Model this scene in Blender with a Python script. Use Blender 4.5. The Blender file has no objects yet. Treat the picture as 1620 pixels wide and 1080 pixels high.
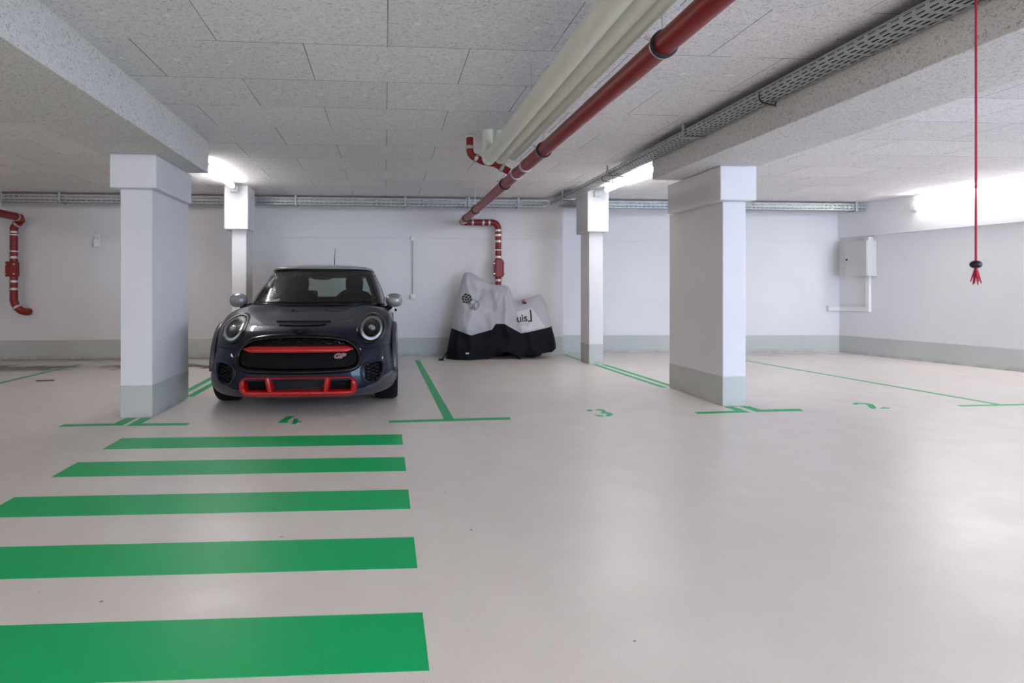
import bpy, bmesh, math, random
from mathutils import Vector, Matrix, noise
from mathutils.bvhtree import BVHTree

random.seed(7)
scene = bpy.context.scene
COL = scene.collection
PI = math.pi

# ------------------------------------------------------------------ helpers
class MB:
    """collects geometry; build() links it as one mesh object"""
    def __init__(s):
        s.v = []; s.f = []; s.sm = []
    def add(s, verts, faces, smooth=False):
        o = len(s.v)
        s.v += [tuple(p) for p in verts]
        for f in faces:
            s.f.append(tuple(o + i for i in f)); s.sm.append(smooth)
    def box(s, x0, x1, y0, y1, z0, z1):
        s.add([(x0,y0,z0),(x1,y0,z0),(x1,y1,z0),(x0,y1,z0),(x0,y0,z1),(x1,y0,z1),(x1,y1,z1),(x0,y1,z1)],
              [(0,3,2,1),(4,5,6,7),(0,1,5,4),(1,2,6,5),(2,3,7,6),(3,0,4,7)])
    def obox(s, o, ax, ay, az, hx, hy, hz):
        o, ax, ay, az = Vector(o), Vector(ax).normalized(), Vector(ay).normalized(), Vector(az).normalized()
        vs = [o + ax*hx*i + ay*hy*j + az*hz*k for k in (-1,1) for i, j in ((-1,-1),(1,-1),(1,1),(-1,1))]
        s.add(vs, [(0,3,2,1),(4,5,6,7),(0,1,5,4),(1,2,6,5),(2,3,7,6),(3,0,4,7)])
    def prism(s, poly, z0, z1):
        n = len(poly)
        s.add([(p[0],p[1],z0) for p in poly] + [(p[0],p[1],z1) for p in poly],
              [tuple(range(n-1,-1,-1)), tuple(range(n,2*n))] + [(i,(i+1)%n,n+(i+1)%n,n+i) for i in range(n)])
    def flat(s, poly, z0, z1):
        """prism with a concave outline"""
        from mathutils.geometry import tessellate_polygon
        n = len(poly); tri = tessellate_polygon([[Vector((p[0],p[1],0)) for p in poly]])
        s.add([(p[0],p[1],z0) for p in poly] + [(p[0],p[1],z1) for p in poly],
              [tuple(reversed(t)) for t in tri] + [tuple(n+i for i in t) for t in tri] + [(i,(i+1)%n,n+(i+1)%n,n+i) for i in range(n)])
    def tube(s, pts, r, seg=16, cap=True, smooth=True):
        pts = [Vector(p) for p in pts]; n = len(pts)
        rs = r if isinstance(r, (list, tuple)) else [r]*n
        t0 = (pts[1]-pts[0]).normalized()
        u = t0.orthogonal().normalized(); rings = []
        for i in range(n):
            a = pts[min(i+1,n-1)] - pts[max(i-1,0)]
            t = a.normalized()
            u = (u - t*u.dot(t)).normalized(); w = t.cross(u)
            rings.append([pts[i] + (u*math.cos(2*PI*k/seg) + w*math.sin(2*PI*k/seg))*rs[i] for k in range(seg)])
        fs = []
        for i in range(n-1):
            for k in range(seg):
                fs.append((i*seg+k, i*seg+(k+1)%seg, (i+1)*seg+(k+1)%seg, (i+1)*seg+k))
        s.add(sum(rings, []), fs, smooth)
        if cap:
            s.add(rings[0], [tuple(range(seg-1,-1,-1))]); s.add(rings[-1], [tuple(range(seg))])
    def ring(s, c, axis, r0, r1, w, seg=24):
        """a band (collar) round an axis: inner radius r0, outer r1, width w"""
        c, a = Vector(c), Vector(axis).normalized(); u = a.orthogonal().normalized(); v = a.cross(u)
        prof = [(r0,-w/2),(r1,-w/2),(r1,w/2),(r0,w/2)]
        vs = []
        for k in range(seg):
            d = u*math.cos(2*PI*k/seg) + v*math.sin(2*PI*k/seg)
            vs += [c + d*pr + a*pz for pr, pz in prof]
        s.add(vs, [(4*k+j, 4*((k+1)%seg)+j, 4*((k+1)%seg)+(j+1)%4, 4*k+(j+1)%4) for k in range(seg) for j in range(4)])
    def ellipsoid(s, c, rx, ry, rz, nu=24, nv=14, M=None, ex=1.0):
        vs = []; fs = []
        for j in range(nv+1):
            a = -PI/2 + PI*j/nv
            for i in range(nu):
                b = 2*PI*i/nu
                f = lambda t: math.copysign(abs(t)**ex, t)
                p = Vector((rx*f(math.cos(a))*f(math.cos(b)), ry*f(math.cos(a))*f(math.sin(b)), rz*f(math.sin(a))))
                if M: p = M @ p
                vs.append(Vector(c)+p)
        for j in range(nv):
            for i in range(nu):
                fs.append((j*nu+i, j*nu+(i+1)%nu, (j+1)*nu+(i+1)%nu, (j+1)*nu+i))
        s.add(vs, fs, True)
    def grid(s, rows, smooth=True, closed=False):
        m = len(rows[0]); fs = []
        for j in range(len(rows)-1):
            for i in range(m if closed else m-1):
                fs.append((j*m+i, j*m+(i+1)%m, (j+1)*m+(i+1)%m, (j+1)*m+i))
        s.add(sum([list(r) for r in rows], []), fs, smooth)
    def build(s, name, mat, parent=None, bevel=0, weld=False, solid=0, sharp=None, recalc=True):
        me = bpy.data.meshes.new(name)
        me.from_pydata(s.v, [], s.f); me.update()
        me.polygons.foreach_set('use_smooth', s.sm)
        if weld or recalc:
            bm = bmesh.new(); bm.from_mesh(me)
            if weld: bmesh.ops.remove_doubles(bm, verts=bm.verts, dist=1e-5)
            if recalc: bmesh.ops.recalc_face_normals(bm, faces=bm.faces)
            bm.to_mesh(me); bm.free()
        me.materials.append(mat)
        o = bpy.data.objects.new(name, me); COL.objects.link(o)
        if parent: o.parent = parent
        if solid:
            m = o.modifiers.new('thickness', 'SOLIDIFY'); m.thickness = solid; m.offset = 0
        if bevel:
            m = o.modifiers.new('soft_edges', 'BEVEL'); m.width = bevel; m.segments = 2; m.limit_method = 'ANGLE'; m.angle_limit = math.radians(40)
        return o

def tag(o, label, cat, group=None, kind=None):
    o['label'] = label; o['category'] = cat
    if group: o['group'] = group
    if kind: o['kind'] = kind
    return o
def thing(name, label, cat, loc=(0,0,0), rz=0, group=None, kind=None):
    o = bpy.data.objects.new(name, None); COL.objects.link(o)
    o.location = loc; o.rotation_euler = (0,0,rz); o.empty_display_size = .1
    return tag(o, label, cat, group, kind)
def structure(o):
    o['kind'] = 'structure'; return o
def lerp(a, b, t): return a + (b-a)*t
def smooth01(t):
    t = max(0, min(1, t)); return t*t*(3-2*t)
def bend(p0, p1, p2, r, n=8):
    """polyline p0-p1-p2 with a rounded corner at p1"""
    p0, p1, p2 = Vector(p0), Vector(p1), Vector(p2)
    a = (p0-p1).normalized(); b = (p2-p1).normalized()
    return [ (p1+a*r)*(1-t)**2 + p1*2*t*(1-t) + (p1+b*r)*t*t for t in [i/n for i in range(n+1)] ]

# ------------------------------------------------------------------ materials
def lin(c):
    return tuple((x/255/12.92 if x/255 <= .04045 else ((x/255+.055)/1.055)**2.4) for x in c)
class Nodes:
    def __init__(s, name):
        s.m = bpy.data.materials.new(name); s.m.use_nodes = True
        s.t = s.m.node_tree; s.b = s.t.nodes['Principled BSDF']
    def n(s, ty, **kw):
        x = s.t.nodes.new(ty)
        for k, v in kw.items(): setattr(x, k, v)
        return x
    def l(s, a, b): s.t.links.new(a, b)
    def val(s, sock, v):
        if hasattr(v, 'links'): s.l(v, sock)
        else: sock.default_value = v
    def math(s, op, a, b=0.0, c=0.0):
        x = s.n('ShaderNodeMath', operation=op)
        for i, v in enumerate((a, b, c)): s.val(x.inputs[i], v)
        return x.outputs[0]
    def pos(s):
        return s.n('ShaderNodeTexCoord').outputs['Object']
    def noise(s, vec, scale, detail=4, rough=.55, dist=0):
        x = s.n('ShaderNodeTexNoise'); s.l(vec, x.inputs['Vector'])
        x.inputs['Scale'].default_value = scale; x.inputs['Detail'].default_value = detail
        x.inputs['Roughness'].default_value = rough; x.inputs['Distortion'].default_value = dist
        return x.outputs['Fac']
    def mapr(s, v, a, b, c=0, d=1):
        x = s.n('ShaderNodeMapRange'); s.val(x.inputs[0], v)
        for i, k in enumerate((a, b, c, d)): x.inputs[i+1].default_value = k
        return x.outputs[0]
    def mix(s, f, a, b):
        x = s.n('ShaderNodeMix', data_type='RGBA')
        s.val(x.inputs[0], f)
        for i, v in ((6, a), (7, b)):
            if hasattr(v, 'links'): s.l(v, x.inputs[i])
            else: x.inputs[i].default_value = (*v, 1)
        return x.outputs[2]
    def bump(s, h, strength=.2, dist=.01):
        x = s.n('ShaderNodeBump'); x.inputs['Strength'].default_value = strength; x.inputs['Distance'].default_value = dist
        s.l(h, x.inputs['Height']); s.l(x.outputs[0], s.b.inputs['Normal'])
    def set(s, **kw):
        names = dict(col='Base Color', rough='Roughness', metal='Metallic', coat='Coat Weight', coatr='Coat Roughness', spec='Specular IOR Level', emit='Emission Color', es='Emission Strength', trans='Transmission Weight', ior='IOR', sheen='Sheen Weight')
        for k, v in kw.items():
            i = s.b.inputs[names[k]]
            if hasattr(v, 'links'): s.l(v, i)
            elif k in ('col', 'emit'): i.default_value = (*v, 1)
            else: i.default_value = v
        return s

def plain(name, rgb, rough=.5, metal=0, coat=0, var=.06, scale=8, bump=0, bscale=80, spec=.5, coatr=.05):
    k = Nodes(name); p = k.pos(); c = lin(rgb)
    f = k.noise(p, scale, 4)
    k.set(col=k.mix(f, tuple(x*(1-var) for x in c), tuple(min(1, x*(1+var)) for x in c)), rough=rough, metal=metal, coat=coat, coatr=coatr, spec=spec)
    if bump: k.bump(k.noise(p, bscale, 3), bump, .004)
    return k.m

def mat_floor():
    k = Nodes('epoxy_floor'); p = k.pos()
    big = k.noise(p, .7, 3); mid = k.noise(p, 4, 5, .6); fine = k.noise(p, 160, 2)
    base = k.mix(k.mapr(big, .3, .7), lin((222,213,206)), lin((229,221,214)))
    base = k.mix(k.mapr(mid, .35, .75, 0, .35), base, lin((210,200,193)))
    base = k.mix(k.mapr(fine, .58, .72, 0, .25), base, lin((150,143,136)))
    # scattered dark specks
    v = k.n('ShaderNodeTexVoronoi'); k.l(p, v.inputs['Vector']); v.inputs['Scale'].default_value = 3.6
    sp = k.math('MULTIPLY', k.math('LESS_THAN', v.outputs["Distance"], .024), k.math('GREATER_THAN', k.noise(p, 1.1, 2), .46))
    base = k.mix(k.math('MULTIPLY', sp, .75), base, lin((85,78,72)))
    # brown dirt left along the back of the empty bay
    s = k.n('ShaderNodeSeparateXYZ'); k.l(p, s.inputs[0]); X, Y = s.outputs[0], s.outputs[1]
    wig = k.math('MULTIPLY', k.math('SUBTRACT', k.noise(p, 1.6, 5, .7), .5), 1.3)
    def streak(x0, x1, yc, hw, amt):
        dy = k.math('ABSOLUTE', k.math('SUBTRACT', k.math('ADD', Y, wig), yc))
        a = k.mapr(dy, hw, 0)
        b = k.math('MULTIPLY', k.mapr(X, x0, x0+.5), k.mapr(X, x1, x1-.5))
        return k.math('MULTIPLY', k.math('MULTIPLY', a, b), amt)
    d = k.math('MAXIMUM', streak(-5.9, -3.9, 8.32, .34, 1.9), streak(-4.0, -1.6, 8.42, .22, 2.2))
    d = k.math('MAXIMUM', d, streak(-7, 0, 9.38, .25, .8))
    d = k.math('MAXIMUM', d, streak(5.5, 9, 9.2, .25, .35))
    d = k.math('MULTIPLY', d, k.mapr(k.noise(p, 9, 5, .7), .22, .52))
    base = k.mix(d, base, lin((78,58,48)))
    dust = k.math('MULTIPLY', k.mapr(X, -2.6, -5.5), k.mapr(k.noise(p, 2.2, 5, .65), .3, .75, .1, .55))
    base = k.mix(dust, base, lin((150,140,130)))
    k.set(col=base, rough=k.mapr(mid, .3, .75, .285, .40), spec=.42)
    k.bump(k.noise(p, 60, 4), .05, .01)
    return k.m

def mat_panels():
    k = Nodes('wood_wool_panels'); p = k.pos()
    s = k.n('ShaderNodeSeparateXYZ'); k.l(p, s.inputs[0]); X, Y = s.outputs[0], s.outputs[1]
    PW, PH, X0, Y0 = .945, .594, .0145, 3.414
    xs = k.math('SUBTRACT', X, X0); ys = k.math('DIVIDE', k.math('SUBTRACT', Y, Y0), PH)
    row = k.math('FLOOR', ys); fy = k.math('FRACT', k.math('ADD', ys, 100))
    half = k.math('MULTIPLY', k.math('MODULO', k.math('ABSOLUTE', k.math('ADD', row, 1)), 2), .5)
    px = k.math('ADD', k.math('ADD', k.math('DIVIDE', xs, PW), half), 100)
    fx = k.math('FRACT', px); pid = k.math('FLOOR', px)
    ex = k.math('MULTIPLY', k.math('MINIMUM', fx, k.math('SUBTRACT', 1, fx)), PW)
    ey = k.math('MULTIPLY', k.math('MINIMUM', fy, k.math('SUBTRACT', 1, fy)), PH)
    wob = k.math('MULTIPLY', k.noise(p, 2.3, 3), .0035)
    jx = k.math('LESS_THAN', ex, wob); jy = k.math('LESS_THAN', ey, k.math('MULTIPLY', k.math('GREATER_THAN', k.noise(p, 1.3, 2), .47), .0022))
    # wood wool fibres
    mp = k.n('ShaderNodeMapping'); k.l(p, mp.inputs[0]); mp.inputs['Scale'].default_value = (1, 2.2, 1)
    fib = k.noise(mp.outputs[0], 42, 6, .78, 1.4); fib2 = k.noise(p, 90, 3, .6, .6)
    cmb = k.n('ShaderNodeCombineXYZ'); k.l(pid, cmb.inputs[0]); k.l(row, cmb.inputs[1])
    wn = k.n('ShaderNodeTexWhiteNoise', noise_dimensions='2D'); k.l(cmb.outputs[0], wn.inputs[0])
    base = k.mix(wn.outputs['Value'], lin((237,234,234)), lin((245,242,242)))
    base = k.mix(k.mapr(fib, .52, .64, 0, .72), base, lin((96,92,90)))
    base = k.mix(k.mapr(fib2, .60, .75, 0, .4), base, lin((112,108,104)))
    base = k.mix(k.mapr(fib, .42, .30, 0, .35), base, lin((240,239,237)))
    # plaster-covered screw rosettes, three to a panel
    tx = k.math('SUBTRACT', k.math('FRACT', k.math('MULTIPLY', fx, 3)), .5); ty = k.math('SUBTRACT', fy, .5)
    dd = k.math('SQRT', k.math('ADD', k.math('POWER', k.math('MULTIPLY', tx, PW/3), 2), k.math('POWER', k.math('MULTIPLY', ty, PH), 2)))
    base = k.mix(k.math('MULTIPLY', k.math('LESS_THAN', dd, .019), 1.0), base, lin((245,244,242)))
    joint = k.math('MAXIMUM', jx, k.math('MULTIPLY', jy, .75))
    base = k.mix(joint, base, lin((58,52,48)))
    k.set(col=base, rough=.95, spec=.15)
    h = k.math('SUBTRACT', k.math('ADD', fib, k.math('MULTIPLY', fib2, .4)), k.math('MULTIPLY', joint, 3))
    k.bump(h, .35, .006)
    return k.m
def mat_beam():
    k = Nodes('wood_wool_beam'); p = k.pos()
    mp = k.n('ShaderNodeMapping'); k.l(p, mp.inputs[0]); mp.inputs['Scale'].default_value = (1.5, 1, 1.5)
    fib = k.noise(mp.outputs[0], 46, 6, .78, 1.4); fib2 = k.noise(p, 120, 3, .6, .6)
    base = k.mix(k.mapr(k.noise(p, 1.5, 3), .3, .7), lin((222,219,216)), lin((230,227,224)))
    base = k.mix(k.mapr(fib, .52, .64, 0, .75), base, lin((104,99,95)))
    base = k.mix(k.mapr(fib2, .60, .75, 0, .30), base, lin((120,114,108)))
    k.set(col=base, rough=.95, spec=.15); k.bump(fib, .35, .006)
    return k.m
def mat_wall():
    k = Nodes('white_wall_paint'); p = k.pos()
    base = k.mix(k.mapr(k.noise(p, .8, 4), .3, .7), lin((224,221,222)), lin((232,230,231)))
    base = k.mix(k.mapr(k.noise(p, 3.5, 6, .7), .6, .85, 0, .3), base, lin((204,198,194)))
    k.set(col=base, rough=.7, spec=.3); k.bump(k.noise(p, 110, 3), .08, .003)
    return k.m
def mat_band():
    k = Nodes('grey_band_paint'); p = k.pos()
    base = k.mix(k.mapr(k.noise(p, 1.2, 5), .3, .7), lin((188,190,186)), lin((199,201,196)))
    s = k.n('ShaderNodeSeparateXYZ'); k.l(p, s.inputs[0])
    dirt = k.math('MULTIPLY', k.mapr(s.outputs[2], .07, 0), k.mapr(k.noise(p, 5, 5, .7), .4, .75, 0, .8))
    base = k.mix(dirt, base, lin((128,118,108)))
    k.set(col=base, rough=.55, spec=.4); k.bump(k.noise(p, 110, 3), .08, .003)
    return k.m
def mat_glass(name, tint, gl=.06):
    k = Nodes(name); t = k.t
    out = [n for n in t.nodes if n.type == 'OUTPUT_MATERIAL'][0]
    tr = k.n('ShaderNodeBsdfTransparent'); tr.inputs[0].default_value = (*tint, 1)
    g = k.n('ShaderNodeBsdfGlossy'); g.inputs['Roughness'].default_value = .02; g.inputs[0].default_value = (1,1,1,1)
    fr = k.n('ShaderNodeFresnel'); fr.inputs[0].default_value = 1.36
    mx = k.n('ShaderNodeMixShader'); k.l(fr.outputs[0], mx.inputs[0]); k.l(tr.outputs[0], mx.inputs[1]); k.l(g.outputs[0], mx.inputs[2])
    k.l(mx.outputs[0], out.inputs[0]); t.nodes.remove(k.b)
    return k.m
def mat_light(name, rgb, strength):
    k = Nodes(name); k.set(col=(.9,.9,.9), emit=rgb, es=strength); return k.m
def mat_carpaint():
    k = Nodes('dark_blue_metallic_paint'); p = k.pos()
    fl = k.noise(p, 900, 1)
    k.set(col=k.mix(fl, lin((12,14,28)), lin((24,28,52))), rough=.5, metal=.25, coat=.6, coatr=.03, spec=.12); k.b.inputs['Coat IOR'].default_value = 1.4
    return k.m
def mat_hex(name):
    return plain(name, (14,14,16), .5)

M = dict(
 floor=mat_floor(), panels=mat_panels(), beam=mat_beam(), wall=mat_wall(), band=mat_band(),
 green=plain('green_floor_paint', (2,176,100), .4, var=.05, scale=14, bump=.04, spec=.3),
 red=plain('red_cast_iron_paint', (132,18,18), .4, var=.1, scale=10, bump=.03),
 clamp=plain('steel_clamp', (196,192,186), .38, metal=.75),
 rubber=plain('black_rubber', (28,26,26), .6),
 cream=plain('cream_pipe_jacket', (224,223,210), .45, var=.03),
 zinc=plain('galvanised_steel', (176,179,178), .45, metal=.45, var=.12, scale=20),
 white=plain('white_plastic', (232,231,228), .4, var=.02),
 cab=plain('light_grey_sheet_steel', (196,197,194), .4, var=.02),
 black=plain('black_gloss', (5,5,7), .2, spec=.3), matte=plain('black_matte', (9,9,11), .7, spec=.2),
 paint=mat_carpaint(), darkgrey=plain('dark_grey_trim', (56,55,60), .4, coat=.3), archgrey=plain('grey_carbon_arch', (66,66,70), .42, coat=.4),
 carred=plain('bright_red_gloss', (172,2,7), .35, coat=.5, var=.03), silver=plain('silver_grey_paint', (140,140,140), .34, metal=.35, coat=.8),
 chrome=plain('chrome', (225,225,228), .12, metal=1), tyre=plain('tyre_rubber', (15,15,17), .8, spec=.25, bump=.2), rim=plain('alloy_rim', (70,70,74), .35, metal=.8),
 glass=mat_glass('tinted_glass', (.62,.70,.68)), lens=mat_glass('clear_lens', (.92,.94,.95)),
 drl=plain('white_light_guide', (246,248,250), .3, coat=.3), interior=plain('dark_interior', (13,13,15), .8, spec=.2),
 covergrey=plain('silver_nylon', (180,178,184), .5, var=.04, scale=5, bump=.15, bscale=14), coverblack=plain('black_nylon', (15,14,22), .7, spec=.2, var=.1, bump=.15, bscale=14),
 print=plain('white_print', (208,203,205), .6), ink=plain('black_ink', (26,24,26), .6), inkgrey=plain('grey_ink', (120,118,120), .6),
 cordred=plain('red_cord', (176,16,52), .7, var=.15, scale=60), ball=plain('black_ball', (14,16,24), .35), sticker=plain('green_sticker', (30,120,80), .5),
 wood=plain('brown_wood', (96,84,76), .8), copper=plain('red_tape', (150,20,40), .5),
 tube=mat_light('lit_tube', (1.0,.985,.98), 7.0), metalwhite=plain('white_sheet_metal', (226,226,226), .4),
)

# ------------------------------------------------------------------ camera
cd = bpy.data.cameras.new('camera'); cam = bpy.data.objects.new('camera', cd); COL.objects.link(cam)
cam.location = (0, 0, 1.04); cam.rotation_euler = (PI/2, 0, -math.radians(4.394))
cd.sensor_width = 36; cd.lens = 950/1620*36; cd.shift_x = 128/1620; cd.shift_y = -82/1620; cd.clip_start = .05
scene.camera = cam
scene.view_settings.view_transform = 'Standard'; scene.view_settings.look = 'None'; scene.view_settings.gamma = 1
scene.view_settings.use_curve_mapping = False
scene.view_settings.exposure = 2.82

# ------------------------------------------------------------------ room
CZ = 2.42                                  # ceiling height
m = MB(); m.box(-10.2, 10.6, -4.4, 10.2, -.2, 0); structure(m.build('floor', M['floor']))
m = MB(); m.box(-10.2, 10.6, -4.4, 10.2, CZ, CZ+.2); structure(m.build('ceiling', M['panels']))
P0 = Vector((7.53, 9.43, 0)); WD = Vector((.1908, -.9816, 0)); WN = Vector((-.9816, -.1908, 0))    # right wall: corner, run, inward normal
def rw(a, p, z=0): return P0 + WD*a + WN*p + Vector((0,0,z))
RB_ = rw(14.1, 0)
m = MB()
m.prism([(-10.2,9.42),(2.84,9.42),(2.84,9.78),(7.53,9.43),(7.6,10.0),(-10.2,10.0)], 0, CZ); structure(m.build('wall_back', M['wall']))
m = MB(); q = [rw(0,0), rw(14.1,0), rw(14.1,-.3), rw(-.3,-.3)]
m.prism([(v.x, v.y) for v in q], 0, CZ); structure(m.build('wall_right', M['wall']))
m = MB(); m.box(-10.2, -10.0, -4.2, 9.42, 0, CZ); structure(m.build('wall_left', M['wall']))
# front wall behind the camera with the daylit garage entrance on its right
m = MB(); m.box(-10.2, 4.2, -4.4, -4.2, 0, CZ); m.box(4.2, 9.2, -4.4, -4.2, 2.25, CZ); m.box(9.2, 10.6, -4.4, -4.2, 0, CZ)
structure(m.build('wall_front', M['wall']))
# upper insulated wall strip, standing a little proud of the lower wall
UZ = 1.845
m = MB(); m.prism([(-10,9.400),(2.83,9.400),(2.83,9.43),(-10,9.43)], UZ, CZ)
m.prism([(2.84,9.760),(7.52,9.410),(7.53,9.44),(2.84,9.79)], UZ, CZ); structure(m.build('trim_1', M['wall']))
m = MB(); q = [rw(-.02,.045), rw(14,.045), rw(14,-.01), rw(-.02,-.01)]; m.prism([(v.x,v.y) for v in q], 1.89, CZ); structure(m.build('trim_2', M['wall'], bevel=.004))
# grey painted dado band
m = MB(); m.prism([(-10,9.414),(2.845,9.414),(2.845,9.43),(-10,9.43)], 0, .284); m.prism([(2.845,9.774),(7.525,9.424),(7.53,9.44),(2.845,9.79)], 0, .284)
structure(m.build('baseboard_back', M['band']))
m = MB(); q = [rw(0,.006), rw(14,.006), rw(14,-.01), rw(0,-.01)]; m.prism([(v.x,v.y) for v in q], 0, .285); structure(m.build('baseboard_right', M['band']))

def pillar(label, shaft, cap, zc, band, ztop):
    x0,x1,y0,y1 = shaft
    t = thing('pillar', label, 'pillar', ((x0+x1)/2, (y0+y1)/2, 0), kind='thing'); cx, cy = (x0+x1)/2, (y0+y1)/2
    m = MB(); m.box(x0-cx,x1-cx,y0-cy,y1-cy,0,zc+.01); m.build('shaft', M['wall'], t, bevel=.006)
    m = MB(); e=.002; m.box(x0-cx-e,x1-cx+e,y0-cy-e,y1-cy+e,.0,band); b = m.build('base_band', M['band'], t, bevel=.006); b['label'] = 'grey painted foot of the pillar'
    m = MB(); m.box(cap[0]-cx,cap[1]-cx,cap[2]-cy,cap[3]-cy,zc,ztop); m.build('capital', M['wall'], t, bevel=.01)
    return t
pillar('large white pillar left of the dark blue car, under the ceiling beam', (-2.145,-1.895,5.06,5.97), (-2.195,-1.835,4.98,5.87), 1.855, .263, 2.13)
pillar('wide white pillar under the right ceiling beam, nearest the right wall', (3.01,3.225,5.15,6.16), (2.93,3.262,5.05,6.04), 1.825, .266, 2.13)
pillar('slim white pillar standing behind the dark blue car', (-2.035,-1.845,8.18,8.56), (-2.115,-1.805,8.10,8.52), 1.835, .28, CZ)
pillar('slim white pillar right of the covered motorcycle', (2.845,3.045,8.2,8.56), (2.79,3.09,8.10,8.60), 1.84, .28, CZ)

def beam(label, x0, x1, y0, y1):
    m = MB(); m.box(x0, x1, y0, y1, 2.13, CZ+.01); o = m.build('ceiling_beam', M['beam'], bevel=.006)
    return tag(o, label, 'beam', kind='thing')
beam('deep panelled beam across the ceiling to the pillar left of the car', -2.285, -1.65, -4.2, 5.78)
beam('deep panelled beam beside the perforated tray, ending over the wide right pillar', 2.65, 3.285, -4.2, 5.78)

# ------------------------------------------------------------------ floor markings
PZ = .0015
def mark(name, polys, label, cat='floor marking', group=None):
    m = MB()
    for p in polys: m.flat(p, -.0005, PZ)
    o = m.build(name, M['green']); return tag(o, label, cat, group, 'thing')
def rot_rect(x0, x1, y0, y1, sl):
    return [(x, y + sl*(x1-x)) for x, y in ((x0,y0),(x1,y0),(x1,y1),(x0,y1))]
for x0, y0, y1, lab in ((-1.835,4.03,4.318,'shortest looking green crossing stripe, the one nearest the car'),
                  (-1.845,3.445,3.731,'green crossing stripe second from the car'),
                  (-1.85,2.848,3.122,'middle stripe of the five green crossing stripes'),
                  (-1.85,2.24,2.52,'green crossing stripe second from the camera'),
                  (-1.85,1.635,1.93,'widest looking green crossing stripe, closest to the camera')):
    mark('crossing_stripe', [rot_rect(x0, .121, y0, y1, .019)], lab, group='green crossing stripes')
mark('bay_line', [[(.436,8.83),(.473,4.803),(.03,4.773),(.03,4.705),(1.005,4.745),(1.011,4.826),(.553,4.808),(.511,8.83)]],
     'green T-shaped bay line between the car and bay 3')
mark('bay_corner_mark', [[(-2.471,4.76),(-2.005,4.765),(-2.005,5.03),(-2.088,5.03),(-2.098,4.838),(-2.471,4.84)]],
     'green L mark before the left pillar, its arm pointing left')
mark('bay_corner_mark', [[(-1.968,4.745),(-1.516,4.735),(-1.516,4.813),(-1.888,4.825),(-1.888,5.03),(-1.968,5.03)]],
     'green L mark before the left pillar, its arm pointing to the car')
mark('bay_corner_mark', [[(2.61,4.842),(3.085,4.865),(3.085,5.12),(3.005,5.12),(3.005,4.94),(2.619,4.915)]],
     'green L mark before the wide right pillar, its arm pointing to the motorcycle side')
mark('bay_corner_mark', [[(3.155,4.885),(3.58,4.89),(3.61,4.978),(3.24,4.968),(3.24,5.12),(3.155,5.12)]],
     'green L mark before the wide right pillar, its arm pointing to the right wall side')
mark('bay_line', [[(-2.055,6.0),(-1.985,6.0),(-2.0,8.1),(-2.07,8.1)]], 'green line beside the car, the one of the pair nearer the left wall')
mark('bay_line', [[(-1.925,6.0),(-1.855,6.0),(-1.87,8.1),(-1.94,8.1)]], 'green line beside the car, the one of the pair nearer the car')
mark('bay_line', [[(2.93,6.18),(2.99,6.18),(2.935,8.15),(2.875,8.15)]], 'green line between the two right pillars, the one nearer the motorcycle')
mark('bay_line', [[(3.06,6.18),(3.12,6.18),(3.06,8.15),(3.0,8.15)]], 'green line between the two right pillars, the one nearer the right wall')
mark('bay_line', [[(2.85,8.7),(2.90,8.7),(2.90,9.55),(2.85,9.55)]], 'short green line behind the slim right pillar')
mark('bay_line', [[(5.25,8.45),(5.51,5.03),(5.12,5.02),(5.12,4.97),(6.4,5.0),(6.4,5.05),(5.57,5.032),(5.29,8.45)]], 'long thin green line right of bay 2 ending in a crossbar')
mark('bay_line', [[(-4.34,6.2),(-4.27,6.2),(-4.20,8.7),(-4.255,8.7)]], 'thin green line across the empty bay at far left')

def text_mesh(body, size, ext=0, shear=0, off=0):
    cu = bpy.data.curves.new('t', 'FONT'); cu.body = body; cu.size = size; cu.extrude = ext; cu.shear = shear; cu.offset = off
    cu.align_x = 'CENTER'; cu.align_y = 'CENTER'; cu.resolution_u = 6
    ob = bpy.data.objects.new('t', cu); COL.objects.link(ob)
    dg = bpy.context.evaluated_depsgraph_get(); dg.update()
    me = bpy.data.meshes.new_from_object(ob.evaluated_get(dg))
    bpy.data.objects.remove(ob); bpy.data.curves.remove(cu)
    return me
def digit(pieces, label):
    m = MB()
    for q in pieces: m.flat(q, -.0005, PZ)
    return tag(m.build('floor_digit', M['green']), label, 'floor marking', None, 'thing')
digit([[(-.803,5.004),(-.742,5.012),(-.775,4.812),(-.755,4.80),(-.760,4.764),(-.829,4.763),(-.834,4.798)],
       [(-.729,4.898),(-.696,4.902),(-.688,4.817),(-.655,4.814),(-.655,4.773),(-.682,4.769),(-.687,4.718),(-.728,4.721),(-.720,4.772)]], 'green stencilled bay number 4 in front of the car')
digit([[(1.732,5.059),(1.767,5.092),(1.797,5.075),(1.765,5.021),(1.727,5.01)],
       [(1.808,5.067),(1.857,5.099),(1.889,5.075),(1.89,5.019),(1.868,4.975),(1.899,4.949),(1.904,4.895),(1.882,4.844),(1.837,4.802),(1.805,4.811),(1.84,4.867),(1.85,4.905),(1.812,4.925),(1.815,4.955),(1.838,4.975),(1.848,5.022)],
       [(1.734,4.875),(1.796,4.844),(1.787,4.80),(1.744,4.797)]], 'green stencilled bay number 3 before the covered motorcycle')
digit([[(4.248,5.164),(4.318,5.214),(4.345,5.2),(4.38,5.193),(4.405,5.145),(4.413,5.12),(4.313,4.968),(4.263,4.929),(4.241,4.938),(4.286,5.03),(4.341,5.102),(4.355,5.15),(4.307,5.159),(4.265,5.123),(4.232,5.126)],
       [(4.33,4.953),(4.389,4.985),(4.428,4.96),(4.404,4.932),(4.319,4.932)]], 'green stencilled bay number 2 before the right wall')
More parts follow.
